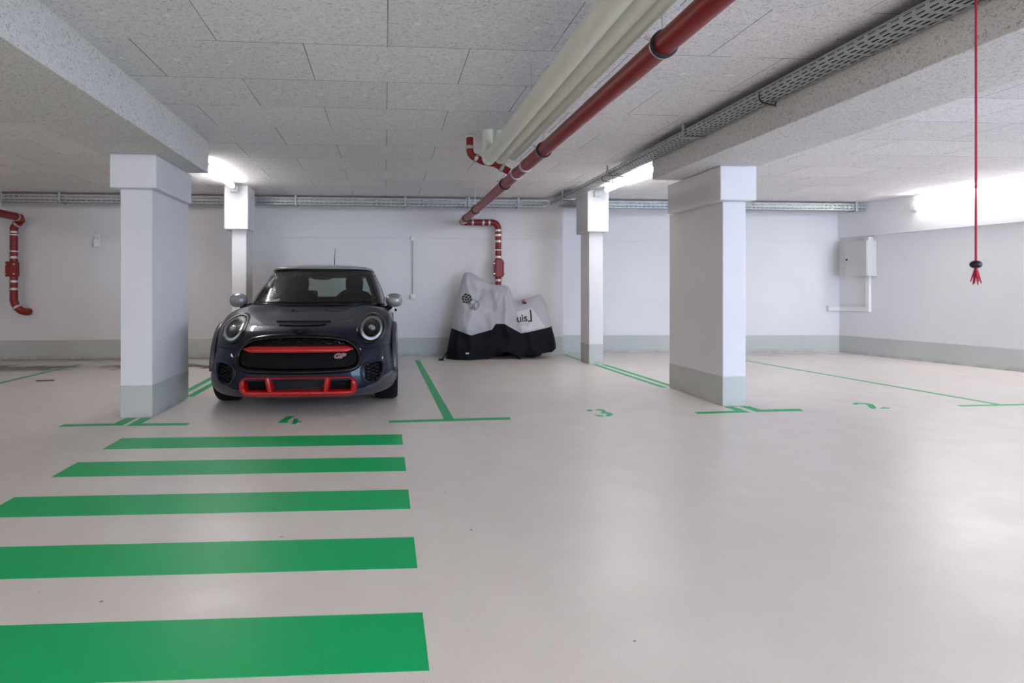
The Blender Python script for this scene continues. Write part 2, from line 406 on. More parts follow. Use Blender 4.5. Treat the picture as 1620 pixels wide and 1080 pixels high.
m = MB(); m.obox((-3.86,7.16,.005),(1,.1,0),(-.1,1,0),(0,0,1),.09,.02,.005); tag(m.build('wood_splinter', M['wood'], bevel=.003), 'small brown splinter lying on the floor of the empty left bay', 'debris')
# ------------------------------------------------------------------ cable trays
def perf(m, A, B, W, rows, pitch=.07, slot=(.046, .40)):
    A, B, W = Vector(A), Vector(B), Vector(W); L = (B-A); n = max(1, round(L.length/pitch)); dl = L/n; dw = W/rows
    for j in range(rows):
        for i in range(n):
            o = A + dl*i + dw*j; f = (1-slot[0]/pitch)/2; g = (1-slot[1])/2
            q = [o, o+dl, o+dl+dw, o+dw]
            h = [o+dl*f+dw*g, o+dl*(1-f)+dw*g, o+dl*(1-f)+dw*(1-g), o+dl*f+dw*(1-g)]
            m.add(q+h, [(0,1,5,4),(1,2,6,5),(2,3,7,6),(3,0,4,7)])
def tray(label, A, B, W, zb, h, brackets, rows=4, srows=2):
    """A, B: floor-plan ends of the tray's near lower edge; W: sideways vector across it"""
    A, B, W = Vector((*A, zb)), Vector((*B, zb)), Vector((*W, 0)); H = Vector((0,0,h))
    t = thing('cable_tray', label, 'cable tray', tuple(A), kind='thing'); O = Vector((0,0,0)); D = B-A
    m = MB(); perf(m, O, D, W, rows); m.build('tray_floor', M['zinc'], t, weld=True, solid=.0015, recalc=False)
    m = MB(); perf(m, O, D, H, srows, slot=(.046,.3)); m.obox(D/2+H, D, (W.x,W.y,0), (0,0,1), D.length/2, .006, .002); m.build('tray_side', M['zinc'], t, solid=.0015, recalc=False)
    m = MB(); perf(m, W, W+D, H, srows, slot=(.046,.3)); m.build('tray_side', M['zinc'], t, solid=.0015, recalc=False)
    u = D.normalized()
    for s in brackets:
        p = u*s; m = MB(); w = W.normalized(); top = CZ-zb-.001
        m.obox(p - w*.012 + Vector((0,0,top/2-.010)), u, w, (0,0,1), .016, .006, top/2+.009)
        m.obox(p + W/2 + Vector((0,0,-.010)), u, w, (0,0,1), .016, W.length/2+.022, .006)
        m.build('bracket', M['zinc'], t, bevel=.002)
    return t
tr = tray('perforated steel tray running toward the camera beside the right beam', (2.475,-4.1), (2.475,8.88), (.15,0), 2.31, .05, [8.9,10.6,12.3], rows=4)
for s in (7.9, 10.8, 12.3):                        # wire hooks hanging under the tray
    m = MB(); m.tube([(.0,s,.03),(.0,s,-.012),(.02,s,-.03),(.15,s+.06,-.03),(.155,s+.06,.0)], .005, 8); m.build('hook', M['rubber'], tr)
tray('perforated steel tray along the back wall, left of the corner bend', (-9.9,8.9), (2.46,8.9), (0,.15), 2.285, .1, [4.3,5.3,6.9,8.6,10.2,11.15,11.9])
tray('perforated steel tray along the back wall, between the slim right pillar and the cabinet corner', (2.66,8.9), (7.55,8.9), (0,.15), 2.285, .1, [.7,2.4,4.72])

def cables(pts_of, label, group, n=6):  # assumed cables, added so the tray slots read dark from below
    for k in range(n):
        m = MB(); m.tube(pts_of(k), .0115, 8); tag(m.build('added_cable', M['rubber']), label, 'cable', group)
cables(lambda k: [(2.488+.0245*k, y, 2.3235+.003*(k%2)) for y in (-4.0,0,4,8.7)], 'black cable added to darken the slots of the tray beside the right beam', 'added cables in the right tray')
cables(lambda k: [(x, 8.914+.0245*k, 2.298+.003*(k%2)) for x in (-9.8,-4,0,2.4)], 'black cable added to darken the slots of the back wall tray, left of the bend', 'added cables in the back tray')
cables(lambda k: [(x, 8.914+.0245*k, 2.298+.003*(k%2)) for x in (2.7,5,7.5)], 'black cable added to darken the slots of the tray above the right bays', 'added cables in the right back tray')
# ------------------------------------------------------------------ lamps
def batten(label, c, along, length, mount, off=0.0):
    """white housing with a round glowing diffuser below it; mount = direction from tube to what carries it"""
    c = Vector(c); u = Vector(along).normalized(); w = Vector(mount).normalized(); s = u.cross(w)
    t = thing('batten_light', label, 'lamp', tuple(c), kind='thing', group=None)
    m = MB(); m.obox(w*.035, u, s, w, length/2, .03, .017); m.build('housing', M['metalwhite'], t, bevel=.004)
    m = MB(); m.tube([-u*(length/2-.03), u*(length/2-.03)], .029, 20); m.build('diffuser', M['tube'], t)
    for e in (-1, 1):
        m = MB(); m.tube([u*e*(length/2-.032), u*e*length/2], .031, 20); m.build('end_cap', M['metalwhite'], t)
    return t
batten('lit tube lamp on the ceiling in front of the slim pillar behind the car', (-1.95,7.14,2.3685), (0,1,0), 1.5, (0,0,1))
batten('lit tube lamp on the ceiling between the two right pillars', (2.95,7.08,2.3685), (0,1,0), 1.5, (0,0,1))
c = rw(2.05, .10, 2.36); batten('lit tube lamp along the top of the right wall', c, WD, 1.56, (0,0,1))
c = rw(3.85, .10, 2.36); batten('second lit tube lamp farther along the right wall, outside the view', c, WD, 1.56, (0,0,1))
batten('added fill tube lamp over the left bays outside the view', (-6.6,4.6,2.3685), (0,1,0), 1.5, (0,0,1))  # unseen lamp added to brighten the left side
batten('added fill tube lamp over the right aisle outside the view', (6.2,2.4,2.3685), (0,1,0), 1.5, (0,0,1))  # unseen lamp added to brighten the right side
for y, rowname in ((-1.2, 'first lamp row behind the camera'), (-2.9, 'second lamp row behind the camera')):  # unseen lamp rows added as soft fill for ceiling and floor
    for x, wh in ((-7.2,'leftmost'), (-4.4,'second from the left'), (-.6,'third from the left'), (1.4,'third from the right'), (4.6,'second from the right'), (7.4,'rightmost')):
        batten('added fill tube lamp, %s in the %s' % (wh, rowname), (x,y,2.3685), (1,0,0), 1.5, (0,0,1))
def area(name, loc, rot, sx, sy, power, col):
    d = bpy.data.lights.new(name, 'AREA'); d.shape = 'RECTANGLE'; d.size = sx; d.size_y = sy; d.energy = power; d.color = col
    o = bpy.data.objects.new(name, d); COL.objects.link(o); o.location = loc; o.rotation_euler = rot; return o
area('daylight_entrance', (6.7,-4.32,1.15), (PI/2,0,PI), 4.9, 2.1, 52, (.46,.68,1.0)).rotation_euler = (PI/2,0,0)
w = bpy.data.worlds.new('world'); scene.world = w; w.use_nodes = True
w.node_tree.nodes['Background'].inputs[0].default_value = (.55,.7,1,1); w.node_tree.nodes['Background'].inputs[1].default_value = .5

def small_box(name, label, cat, x0,x1,y0,y1,z0,z1, lid=None):
    t = thing(name, label, cat, ((x0+x1)/2, y1, (z0+z1)/2)); hx, hz, d = (x1-x0)/2, (z1-z0)/2, y1-y0
    m = MB(); m.box(-hx,hx,-d,0,-hz,hz); m.build('housing', M['white'], t, bevel=.006)
    m = MB(); m.box(-hx*.82,hx*.82,-d-.004,-d+.002,-hz*.82,hz*.82); m.build('lid', M['white'], t, bevel=.003)
    return t
small_box('junction_box', 'white junction box on the slim pillar behind the car', 'junction box', -2.02,-1.935,8.06,8.102,2.325,2.405)
small_box('junction_box', 'white junction box on the slim pillar beside the covered motorcycle', 'junction box', 2.875,2.96,8.06,8.102,2.32,2.4)
t = small_box('wall_socket', 'white socket box on the back wall above the empty left bay', 'socket', -4.365,-4.265,9.37,9.421,1.685,1.8)
m = MB(); m.box(-.035,.035,-.04,0,.065,.135); m.build('cable_box', M['white'], t, bevel=.005)
t = thing('light_switch', 'white light switch at the foot of a thin conduit between car and motorcycle', 'switch', (.435,9.42,.93))
m = MB(); m.box(-.04,.04,-.05,0,-.04,.04); m.build('switch_box', M['white'], t, bevel=.006)
m = MB(); m.box(-.026,.026,-.056,-.048,-.026,.026); m.build('rocker', M['white'], t, bevel=.003)
m = MB(); m.tube([(0,-.018,.03),(0,-.018,.88)], .009, 10); m.build('conduit', M['cab'], t)
m = MB(); m.box(-.035,.035,-.045,0,.875,.945); m.build('junction_box', M['white'], t, bevel=.005)
t = thing('sensor_box', 'small white box on the right wall at the end of its tube lamp', 'junction box', tuple(rw(1.24,.045,2.24)), math.atan2(WD.y, WD.x))
m = MB(); m.box(-.04,.04,-.05,0,-.045,.045); m.build('housing', M['white'], t, bevel=.006)
m = MB(); m.tube([(0,-.025,.04),(0,-.025,.10)], .008, 8); m.build('cable_stub', M['white'], t)

# ------------------------------------------------------------------ electrical cabinet on the right wall
t = thing('electrical_cabinet', 'grey steel switch cabinet mounted on the right wall near the corner', 'cabinet', tuple(rw(0,0,0)), math.atan2(WD.y, WD.x))
# local frame: x along the wall toward the camera, -y into the room
m = MB(); m.box(.27,.635,-.185,0,1.25,1.81); m.build('body', M['cab'], t, bevel=.006)
m = MB(); m.box(.275,.63,-.205,-.186,1.255,1.805); d = m.build('door', M['cab'], t, bevel=.004)
m = MB(); m.tube([(.305,-.20,1.52),(.305,-.215,1.52)], .014, 16); k = m.build('lock', M['matte'], d); k['label'] = 'black door lock'
m = MB(); m.box(.49,.58,-.10,0,1.81,1.865); m.build('cable_entry', M['white'], t, bevel=.004)
t2 = thing('cable_trunking', 'white cable trunking under the grey switch cabinet, turning round the corner', 'trunking', tuple(rw(0,0,0)), math.atan2(WD.y, WD.x))
m = MB(); m.box(.49,.545,-.05,0,.69,1.25); m.build('vertical_duct', M['white'], t2, bevel=.004)
m = MB(); m.box(.03,.49,-.05,0,.69,.77); m.build('horizontal_duct', M['white'], t2, bevel=.004)
m = MB(); Rm = Matrix.Rotation(-math.atan2(WD.y, WD.x), 4, 'Z'); o3 = Vector((7.53,9.43,0))
def tol(x, y, z): return Rm @ (Vector((x,y,z)) - o3)
q = [tol(x,y,z) for z in (.69,.77) for x, y in ((7.31,9.385),(7.53,9.37),(7.53,9.43),(7.31,9.445))]
m.add(q, [(0,3,2,1),(4,5,6,7),(0,1,5,4),(1,2,6,5),(2,3,7,6),(3,0,4,7)]); m.build('corner_duct', M['white'], t2, bevel=.004)

# ------------------------------------------------------------------ pull cord of the garage door
t = thing('pull_cord', 'red pull cord hanging from the ceiling with a black ball and tassel', 'pull cord', (2.433,2.3,CZ))
m = MB(); m.tube([(0,0,0),(.001,0,-.6),(0,0,-1.27)], .004, 8); m.build('cord', M['cordred'], t)
m = MB(); m.tube([(0,0,0),(0,0,-.02)], .025, 16); m.build('ceiling_plate', M['white'], t)
m = MB(); m.ellipsoid((0,0,-1.276), .021, .021, .0165); b = m.build('ball', M['ball'], t); b['label'] = 'black grip ball'
m = MB()
for k in range(8):
    a = 2*PI*k/8+.3; r = .010 + .008*(k % 2)
    m.tube([(0,0,-1.285),(r*.35*math.cos(a),r*.35*math.sin(a),-1.31),(r*math.cos(a),r*math.sin(a),-1.348-.006*(k%3))], [.004,.004,.002], 6)
m.build('tassel', M['cordred'], t)

# ------------------------------------------------------------------ pipes
def clamp_ring(m, c, axis, r, w=.035): m.ring(c, axis, r-.002, r+.007, w)
def pipe_rod(m, x, y, z): m.tube([(x,y,z),(x,y,CZ)], .005, 8)
# three insulated pipes under the ceiling, each dropping from the ceiling and running toward the camera
for x, z, r, ye, lab in ((.895,2.17,.056,5.16,'cream insulated ceiling pipe farthest from the red drain pipe'), (1.002,2.18,.049,5.18,'cream insulated ceiling pipe in the middle of three'), (1.096,2.19,.044,5.20,'cream insulated ceiling pipe next to the red drain pipe')):
    t = thing('heating_pipe', lab, 'pipe', (x,ye,z), group='insulated pipes under the ceiling', kind='thing')
    m = MB(); m.tube([(0,-9.3,0),(0,-.12,0)], r, 24); m.build('straight_run', M['cream'], t)
    m = MB(); m.tube(bend((0,-.13,0),(0,0,0),(0,0,.12), .03, 4) + [(0,0,CZ-z+.005)], r, 24); m.build('riser', M['cream'], t)
    for y in (-.25,-1.55,-2.75,-4.1):
        m = MB(); m.tube([(0,y,r*.6),(0,y,CZ-z)], .006, 8); m.build('hanger_rod', M['clamp'], t)
m = None
# red drain pipe
RX, RZ, RR = 1.185, 2.085, .05
t = thing('drain_pipe', 'long red cast iron drain pipe under the ceiling, dropping behind the covered motorcycle', 'pipe', (RX,9.25,RZ), kind='thing')
m = MB(); m.tube([(0,-13.3,0),(0,-.07,0)], RR, 28); m.build('main_run', M['red'], t)
m = MB()
el = bend((0,-.10,0),(0,.0,0),(.12,0,0), .075, 8)
m.tube(el + [(.30,0,0)], RR*.98, 24); m.build('elbow', M['red'], t)
VX = .575
m = MB(); m.tube([(.29,0,0)] + bend((.40,0,0),(VX,0,0),(VX,0,-.2), .12, 10) + [(VX,0,-.26)], RR, 24); m.build('elbow', M['red'], t)
m = MB(); m.tube([(VX,0,-.25),(VX,0,-2.08)], RR, 24); m.build('downpipe', M['red'], t)
# inspection piece with bolted cover
m = MB(); m.box(VX-.075,VX+.075,-.095,.03,-.835,-.60); m.box(VX-.058,VX+.058,-.105,.03,-.855,-.58)
ip = m.build('inspection_cover', M['red'], t, bevel=.012)
for sx in (-1,1):
    for zz in (-.64,-.80): m = MB(); m.tube([(VX+sx*.082,-.085,zz),(VX+sx*.082,-.115,zz)], .012, 8); m.build('bolt', M['clamp'], ip)
for y, w in ((-6.78,.02),(-4.84,.02),(-3.38,.02),(-1.45,.018),(-.56,.018)):
    m = MB(); m.ring((0,y,0), (0,1,0), RR-.002, RR+.010, w, 28); g = m.build('pipe_collar', M['rubber'], t); g['label'] = 'black rubber pipe collar'
    m = MB(); m.ring((0,y+.017,0), (0,1,0), RR-.002, RR+.009, .010, 28); m.tube([(0,y+.017,RR),(0,y+.017,CZ-RZ)], .005, 8); m.tube([(-RR-.005,y+.017,.02),(-RR-.03,y+.017,.035)], .006, 6); m.build('pipe_hanger', M['clamp'], t)
for y in (-4.27,-3.92,-.3):
    m = MB(); clamp_ring(m, (0,y,0), (0,1,0), RR+.001, .03); m.build('pipe_clamp', M['clamp'], t)
for p, a in (((.17,0,0),(1,0,0)),((.335,0,0),(1,0,0)),((.43,0,0),(1,0,0)),((VX,0,-.125),(0,0,1)),((VX,0,-.20),(0,0,1)),((VX,0,-.295),(0,0,1)),((VX,0,-.54),(0,0,1)),((VX,0,-.90),(0,0,1))):
    m = MB(); clamp_ring(m, p, a, RR, .032); m.tube([Vector(p)+Vector((.0,-RR-.004,0)), Vector(p)+Vector((.0,-RR-.02,0))], .008, 6); m.build('pipe_clamp', M['clamp'], t)
m = MB(); m.ring((VX,0,-.43), (0,0,1), RR-.002, RR+.008, .016); m.build('wall_bracket', M['white'], t)
# branch coming from the ceiling, passing behind the cream risers
bt = thing('branch_pipe', 'short red branch pipe from the ceiling crossing behind the cream risers', 'pipe', (.762,5.37,CZ), kind='thing')
m = MB(); m.tube([(0,0,0),(0,0,-.09)] + bend((0,0,-.10),(0,0,-.165),(.118,0,-.222), .05, 8) + [(.118,0,-.222),(.23,0,-.240),(.36,0,-.312)], .032, 20); m.build('pipe_run', M['red'], bt)
m = MB(); m.ring((0,0,-.006), (0,0,1), .031, .045, .012); m.build('ceiling_rosette', M['white'], bt)
for p, a in (((0,0,-.10),(0,0,1)),((.06,0,-.194),(.118,0,-.057)),((.295,0,-.276),(.13,0,-.072))):
    m = MB(); clamp_ring(m, p, a, .032, .028); m.build('pipe_clamp', M['clamp'], bt)
# left drain pipe
t = thing('drain_pipe', 'red drain pipe bending down the back wall at far left', 'pipe', (-5.42,9.2,2.09), kind='thing')
m = MB(); m.tube([(-.0+.12,-13,.12),(.12,-.06,.0)], .055, 24); m.build('main_run', M['red'], t)
m = MB(); m.tube([(.12,-.10,0),(.12,-.02,-.0),(.11,.03,-.03),(.04,.04,-.09),(.0,.04,-.15),(0,.04,-.19)], .054, 24); m.build('elbow', M['red'], t)
m = MB(); m.tube([(0,.04,-.17),(0,.04,-1.17)], .052, 24); m.build('downpipe', M['red'], t)
m = MB(); m.tube([(0,.04,-1.15),(.0,.04,-1.21),(.015,.04,-1.26),(.05,.045,-1.32),(.09,.06,-1.36),(.105,.10,-1.375),(.11,.22,-1.38)], .053, 24); m.build('elbow', M['red'], t)
m = MB(); m.box(-.085,.06,-.03,.08,-.86,-.64); ip = m.build('inspection_cover', M['red'], t, bevel=.012)
for sx in (-.075,.045):
    for zz in (-.68,-.82): m = MB(); m.tube([(sx,-.025,zz),(sx,-.045,zz)], .012, 8); m.build('bolt', M['clamp'], ip)
for p, a in (((.12,-.12,0),(0,1,0)),((.04,.04,-.09),(.5,0,.5)),((0,.04,-.21),(0,0,1)),((0,.04,-.58),(0,0,1)),((0,.04,-.93),(0,0,1)),((0,.04,-1.04),(0,0,1)),((.045,.044,-1.31),(.55,0,-.8))):
    m = MB(); clamp_ring(m, p, a, .054, .032); m.build('pipe_clamp', M['clamp'], t)
for zz in (-.25,-.49):
    m = MB(); m.ring((0,.04,zz), (0,0,1), .05, .062, .014); m.build('wall_bracket', M['white'], t)
m = MB(); m.tube([(.12,-.45,.05),(.12,-.45,CZ-2.09)], .005, 8); m.build('hanger_rod', M['clamp'], t)
# ------------------------------------------------------------------ parked car (local frame: x across, y from nose to tail, z up)
CAR = thing('hatchback_car', 'dark blue small hatchback with red grille bar and red lower bumper frame', 'car', (-.715, 5.0, 0), kind='thing')

def cr(vals, t):
    """Catmull-Rom through vals at t in 0..len-1"""
    n = len(vals)-1; i = min(int(t), n-1); u = t-i
    a, b, c, d = vals[max(i-1,0)], vals[i], vals[i+1], vals[min(i+2,n)]
    return .5*(2*b + (c-a)*u + (2*a-5*b+4*c-d)*u*u + (3*b-a-3*c+d)*u*u*u)
def resample(pts, n):
    L = [0]
    for a, b in zip(pts, pts[1:]): L.append(L[-1] + math.dist(a, b))
    out = []; j = 0
    for i in range(n+1):
        s = L[-1]*i/n
        while j < len(L)-2 and L[j+1] < s: j += 1
        f = (s-L[j])/max(1e-9, L[j+1]-L[j])
        out.append(tuple(a+(b-a)*f for a, b in zip(pts[j], pts[j+1])))
    return out
NF, NS, NR = 40, 44, 26
def plan(w, yf, yr, n, ys, yb, nr=3.2):
    """closed plan outline: front centre -> right corner -> side -> rear centre (half); returns half list of (x,y)"""
    K = 160
    fr = [(w*math.sin(PI/2*i/K)**(2/n), ys-(ys-yf)*math.cos(PI/2*i/K)**(2/n)) for i in range(K+1)]
    re = [(w*math.cos(PI/2*i/K)**(2/nr), yb+(yr-yb)*math.sin(PI/2*i/K)**(2/nr)) for i in range(K+1)]
    a = resample(fr, NF); b = [(w, ys+(yb-ys)*i/NS) for i in range(NS+1)]; c = resample(re, NR)
    return a, b, c
def ring3(w, yf, yr, n, ys, yb, zf, zs, zb, zr):
    a, b, c = plan(w, yf, yr, n, ys, yb); half = []
    for i, p in enumerate(a):
        f = smooth01((ys-p[1])/max(1e-6, ys-yf)); half.append((p[0], p[1], zs+(zf-zs)*f))
    for i, p in enumerate(b[1:]): half.append((p[0], p[1], lerp(zs, zb, (i+1)/NS)))
    for i, p in enumerate(c[1:]):
        f = smooth01((p[1]-yb)/max(1e-6, yr-yb)); half.append((p[0], p[1], zb+(zr-zb)*f))
    full = half + [(-x, y, z) for x, y, z in half[-2:0:-1]]
    return full
#        w     yf    yr    n    ys   yb    zf    zs    zb   zr
KEY = [(.62, .30, 3.50, 3.0, .90, 3.0, .150, .20, .20, .25),
       (.74, .12, 3.68, 3.2, .90, 3.0, .135, .165,.17, .22),
       (.805,.035,3.76, 3.4, .90, 3.0, .165, .185,.19, .25),
       (.834,.0,  3.80, 3.4, .90, 3.0, .25,  .26, .27, .33),
       (.830,.0,  3.82, 3.3, .90, 3.0, .38,  .40, .42, .46),
       (.812,.018,3.82, 3.1, .90, 3.0, .50,  .53, .56, .60),
       (.806,.055,3.81, 2.9, .90, 3.0, .60,  .65, .69, .73),
       (.792,.105,3.78, 2.7, .90, 3.0, .665, .745,.79, .83),
       (.760,.165,3.73, 2.5, .92, 3.0, .705, .81, .855,.90),
       (.708,.27, 3.65, 2.4, .96, 3.0, .738, .85, .885,.93),
       (.62, .48, 3.55, 2.4,1.04, 3.0, .782, .876,.90, .94),
       (.48, .76, 3.40, 2.3,1.14, 2.8, .832, .893,.91, .945),
       (.30, 1.02,3.1,  2.2,1.22, 2.6, .875, .903,.915,.945),
       (.12, 1.20,2.7,  2.0,1.27, 2.4, .896, .906,.92, .945),
       (.01, 1.27,2.3,  2.0,1.29, 2.2, .903, .907,.92, .945)]
SUB = 6
rings = []
for q in range((len(KEY)-1)*SUB+1):
    t = q/SUB
    rings.append(ring3(*[cr([k[j] for k in KEY], t) for j in range(10)]))
NP = len(rings[0])
# surface for projecting details onto
bv = [Vector(p) for r in rings for p in r]
bf = [(j*NP+i, j*NP+(i+1)%NP, (j+1)*NP+(i+1)%NP, (j+1)*NP+i) for j in range(len(rings)-1) for i in range(NP)]
BVH = BVHTree.FromPolygons(bv, bf)
def front(x, z, off=0.0):
    """point on the car's front face at (x,z), pushed off toward the viewer"""
    h = BVH.ray_cast(Vector((x,-2,z)), Vector((0,1,0)))
    if h[0] is None: return Vector((x, .8, z))
    return h[0] + Vector((0,-off,0))
def top(x, y, off=0.0):
    h = BVH.ray_cast(Vector((x,y,2)), Vector((0,0,-1)))
    return h[0] + Vector((0,0,off))
def rrect(x0, x1, z0, z1, r, n=7):
    out = []
    for cx, cz, a0 in ((x1-r,z1-r,0),(x0+r,z1-r,90),(x0+r,z0+r,180),(x1-r,z0+r,270)):
        for i in range(n+1):
            a = math.radians(a0+90*i/n); out.append((cx+r*math.cos(a), cz+r*math.sin(a)))
    return out
def dense(poly, step=.02):
    out = []
    for a, b in zip(poly, poly[1:]+poly[:1]):
        k = max(1, int(math.dist(a,b)/step))
        out += [(lerp(a[0],b[0],i/k), lerp(a[1],b[1],i/k)) for i in range(k)]
    return out
def smoothpoly(pts, n=8):
    m = len(pts); out = []
    for i in range(m):
        a, b, c, d = pts[i-1], pts[i], pts[(i+1)%m], pts[(i+2)%m]
        for k in range(n):
            u = k/n
            out.append(tuple(.5*(2*b[j]+(c[j]-a[j])*u+(2*a[j]-5*b[j]+4*c[j]-d[j])*u*u+(3*b[j]-a[j]-3*c[j]+d[j])*u**3) for j in (0,1)))
    return out
def inside(p, poly):
    r = False; n = len(poly)
    for i in range(n):
        (x1,y1),(x2,y2) = poly[i], poly[(i+1)%n]
        if (y1 > p[1]) != (y2 > p[1]) and p[0] < (x2-x1)*(p[1]-y1)/(y2-y1)+x1: r = not r
    return r
def centroid(poly): return (sum(p[0] for p in poly)/len(poly), sum(p[1] for p in poly)/len(poly))
def scaled(poly, d):
    """inset outline by d along its normals (d>0 inward); outline counter-clockwise"""
    n = len(poly); out = []
    A = sum(poly[i-1][0]*poly[i][1]-poly[i][0]*poly[i-1][1] for i in range(n))
    s = 1 if A > 0 else -1
    for i in range(n):
        a, b = poly[i-1], poly[(i+1)%n]; tx, tz = b[0]-a[0], b[1]-a[1]; L = math.hypot(tx,tz) or 1
        out.append((poly[i][0]-tz/L*d*s, poly[i][1]+tx/L*d*s))
    return out
def patch(m, poly, off, rings_=6):
    c = centroid(poly); rows = []
    for j in range(rings_+1):
        f = 1-j/rings_*.999
        rows.append([front(c[0]+(p[0]-c[0])*f, c[1]+(p[1]-c[1])*f, off) for p in poly])
    m.grid(rows, True, True)
def frame_var(m, outer, wfun, prof):
    """as frame(), its width depending on the place along the outline"""
    rows = []; inn = scaled(outer, 1.0)
    dirs = [(q[0]-p[0], q[1]-p[1]) for p, q in zip(outer, inn)]
    for f, off in prof:
        rows.append([front(p[0]+d[0]*wfun(p)*f, p[1]+d[1]*wfun(p)*f, off*(.5+.5*min(1,wfun(p)/.036))) for p, d in zip(outer, dirs)])
    m.grid(rows, True, True)
def frame(m, outer, wd, prof):
    """moulding swept round an outline: prof = [(fraction inward, offset)]"""
    rows = []
    for f, off in prof:
        q = scaled(outer, wd*f); rows.append([front(x, z, off) for x, z in q])
    m.grid(rows, True, True)
def wall_in(m, poly, o0, o1):
    m.grid([[front(x,z,o0) for x,z in poly],[front(x,z,o1) for x,z in poly]], True, True)

# outlines on the front, (x,z)
GR_O = smoothpoly([(-.525,.47),(-.505,.545),(-.42,.625),(-.30,.655),(-.15,.668),(0,.672),(.15,.668),(.30,.655),(.42,.625),(.505,.545),(.525,.47),(.50,.395),(.42,.358),(.25,.348),(0,.344),(-.25,.348),(-.42,.358),(-.50,.395)], 5)
GR_O = [p for p in GR_O][::-1] if False else GR_O
LOW_O = dense(rrect(-.472,.472,.158,.318,.07), .025)
SI = [(.535,.385),(.575,.415),(.69,.42),(.692,.36),(.665,.285),(.60,.258),(.548,.285),(.53,.335)]
SIDE = {1: smoothpoly(SI, 4), -1: smoothpoly([(-x,z) for x,z in SI][::-1], 4)}
def ellipse(cx, cz, rx, rz, tilt=0, n=44):
    return [(cx+rx*math.cos(a)*math.cos(tilt)-rz*math.sin(a)*math.sin(tilt), cz+rx*math.cos(a)*math.sin(tilt)+rz*math.sin(a)*math.cos(tilt)) for a in [2*PI*i/n for i in range(n)]]
HL = {s: ellipse(.598*s, .702, .122, .122, .18*s) for s in (-1, 1)}
cuts = [scaled(GR_O, .02), scaled(LOW_O, .02), scaled(SIDE[1], .004), scaled(SIDE[-1], .004), scaled(HL[1], .012), scaled(HL[-1], .012)]

# painted shell
AX = {0: .80, 1: 3.25}; WR = .308
body = MB(); lip = MB(); used = {}
bv_f = []; lip_f = []
for f in bf:
    c = sum((bv[i] for i in f), Vector())/4; j = f[0]//NP
    if c.y > 1.24 and abs(c.x) < .66 and c.y < 3.5 and j > 7*SUB: continue          # cabin opening
    if abs(c.x) > .5 and any(math.hypot(c.y-y, c.z-WR) < .355 for y in AX.values()): continue
    if c.y < .75 and any(inside((c.x,c.z), q) for q in cuts) and j > 1*SUB and j < 10*SUB: continue
    (lip_f if j < 2.6*SUB else bv_f).append(f)
def shell(faces, name, mat, parent):
    ids = sorted({i for f in faces for i in f}); mp = {i: k for k, i in enumerate(ids)}
    m = MB(); m.add([bv[i] for i in ids], [tuple(mp[i] for i in f) for f in faces], True)
    return m.build(name, mat, parent)
shell(bv_f, 'body_shell', M['paint'], CAR)
o = shell(lip_f, 'lower_skirt', M['darkgrey'], CAR); o['label'] = 'dark grey lower bumper lip and sills'
for s in (-1, 1):                                       # grey lip sweeping up to the wheel arch at each corner
    ids = [i for i in range(NP) if .44 < s*rings[3*SUB][i][0] and rings[3*SUB][i][1] < .50]
    ids.sort(key=lambda i: s*rings[3*SUB][i][0]*4 + rings[3*SUB][i][1])
    rows = []
    for t in [k/8 for k in range(9)]:
        row = []
        for i in ids:
            colm = [Vector(r[i]) for r in rings[2*SUB:8*SUB]]; ax_ = abs(rings[3*SUB][i][0])
            zt = lerp(colm[3].z, max(colm[3].z+.004, .20+.125*smooth01((ax_-.46)/.34)), t)
            p = next((a.lerp(b, (zt-a.z)/max(1e-6, b.z-a.z)) for a, b in zip(colm, colm[1:]) if a.z <= zt <= b.z), colm[0])
            out_ = Vector((p.x, p.y-.9, 0)).normalized(); row.append(p + out_*(.007 if .01 < t < .99 else .0))
        rows.append(row)
    m = MB(); m.grid(rows); m.build('corner_lip', M['darkgrey'], CAR)
m = MB(); m.box(-.60,.60,.25,3.5,.15,.24); m.box(-.62,.62,1.16,2.9,.24,.55); m.box(-.55,.55,.35,3.6,.24,.60); m.build('underbody', M['matte'], CAR)

def hexmesh(m, poly, off, a=.022, w=.0045, dx=1.0):
    xs = [p[0] for p in poly]; zs = [p[1] for p in poly]; done = set()
    H = a*math.sqrt(3)
    i0 = int(min(xs)/(1.5*a*dx))-2; i1 = int(max(xs)/(1.5*a*dx))+2; j0 = int(min(zs)/H)-2; j1 = int(max(zs)/H)+2
    for i in range(i0, i1):
        for j in range(j0, j1):
            cx = i*1.5*a*dx; cz = j*H + (H/2 if i % 2 else 0)
            P = [(cx+a*dx*math.cos(math.radians(60*k)), cz+a*math.sin(math.radians(60*k))) for k in range(6)]
            for k in range(6):
                p, q = P[k], P[(k+1)%6]; key = tuple(sorted(((round(p[0],4),round(p[1],4)),(round(q[0],4),round(q[1],4)))))
                if key in done or not (inside(p, poly) and inside(q, poly)): continue
                done.add(key)
                m.tube([front(*p, off), front(*q, off)], w, 4, False, False)
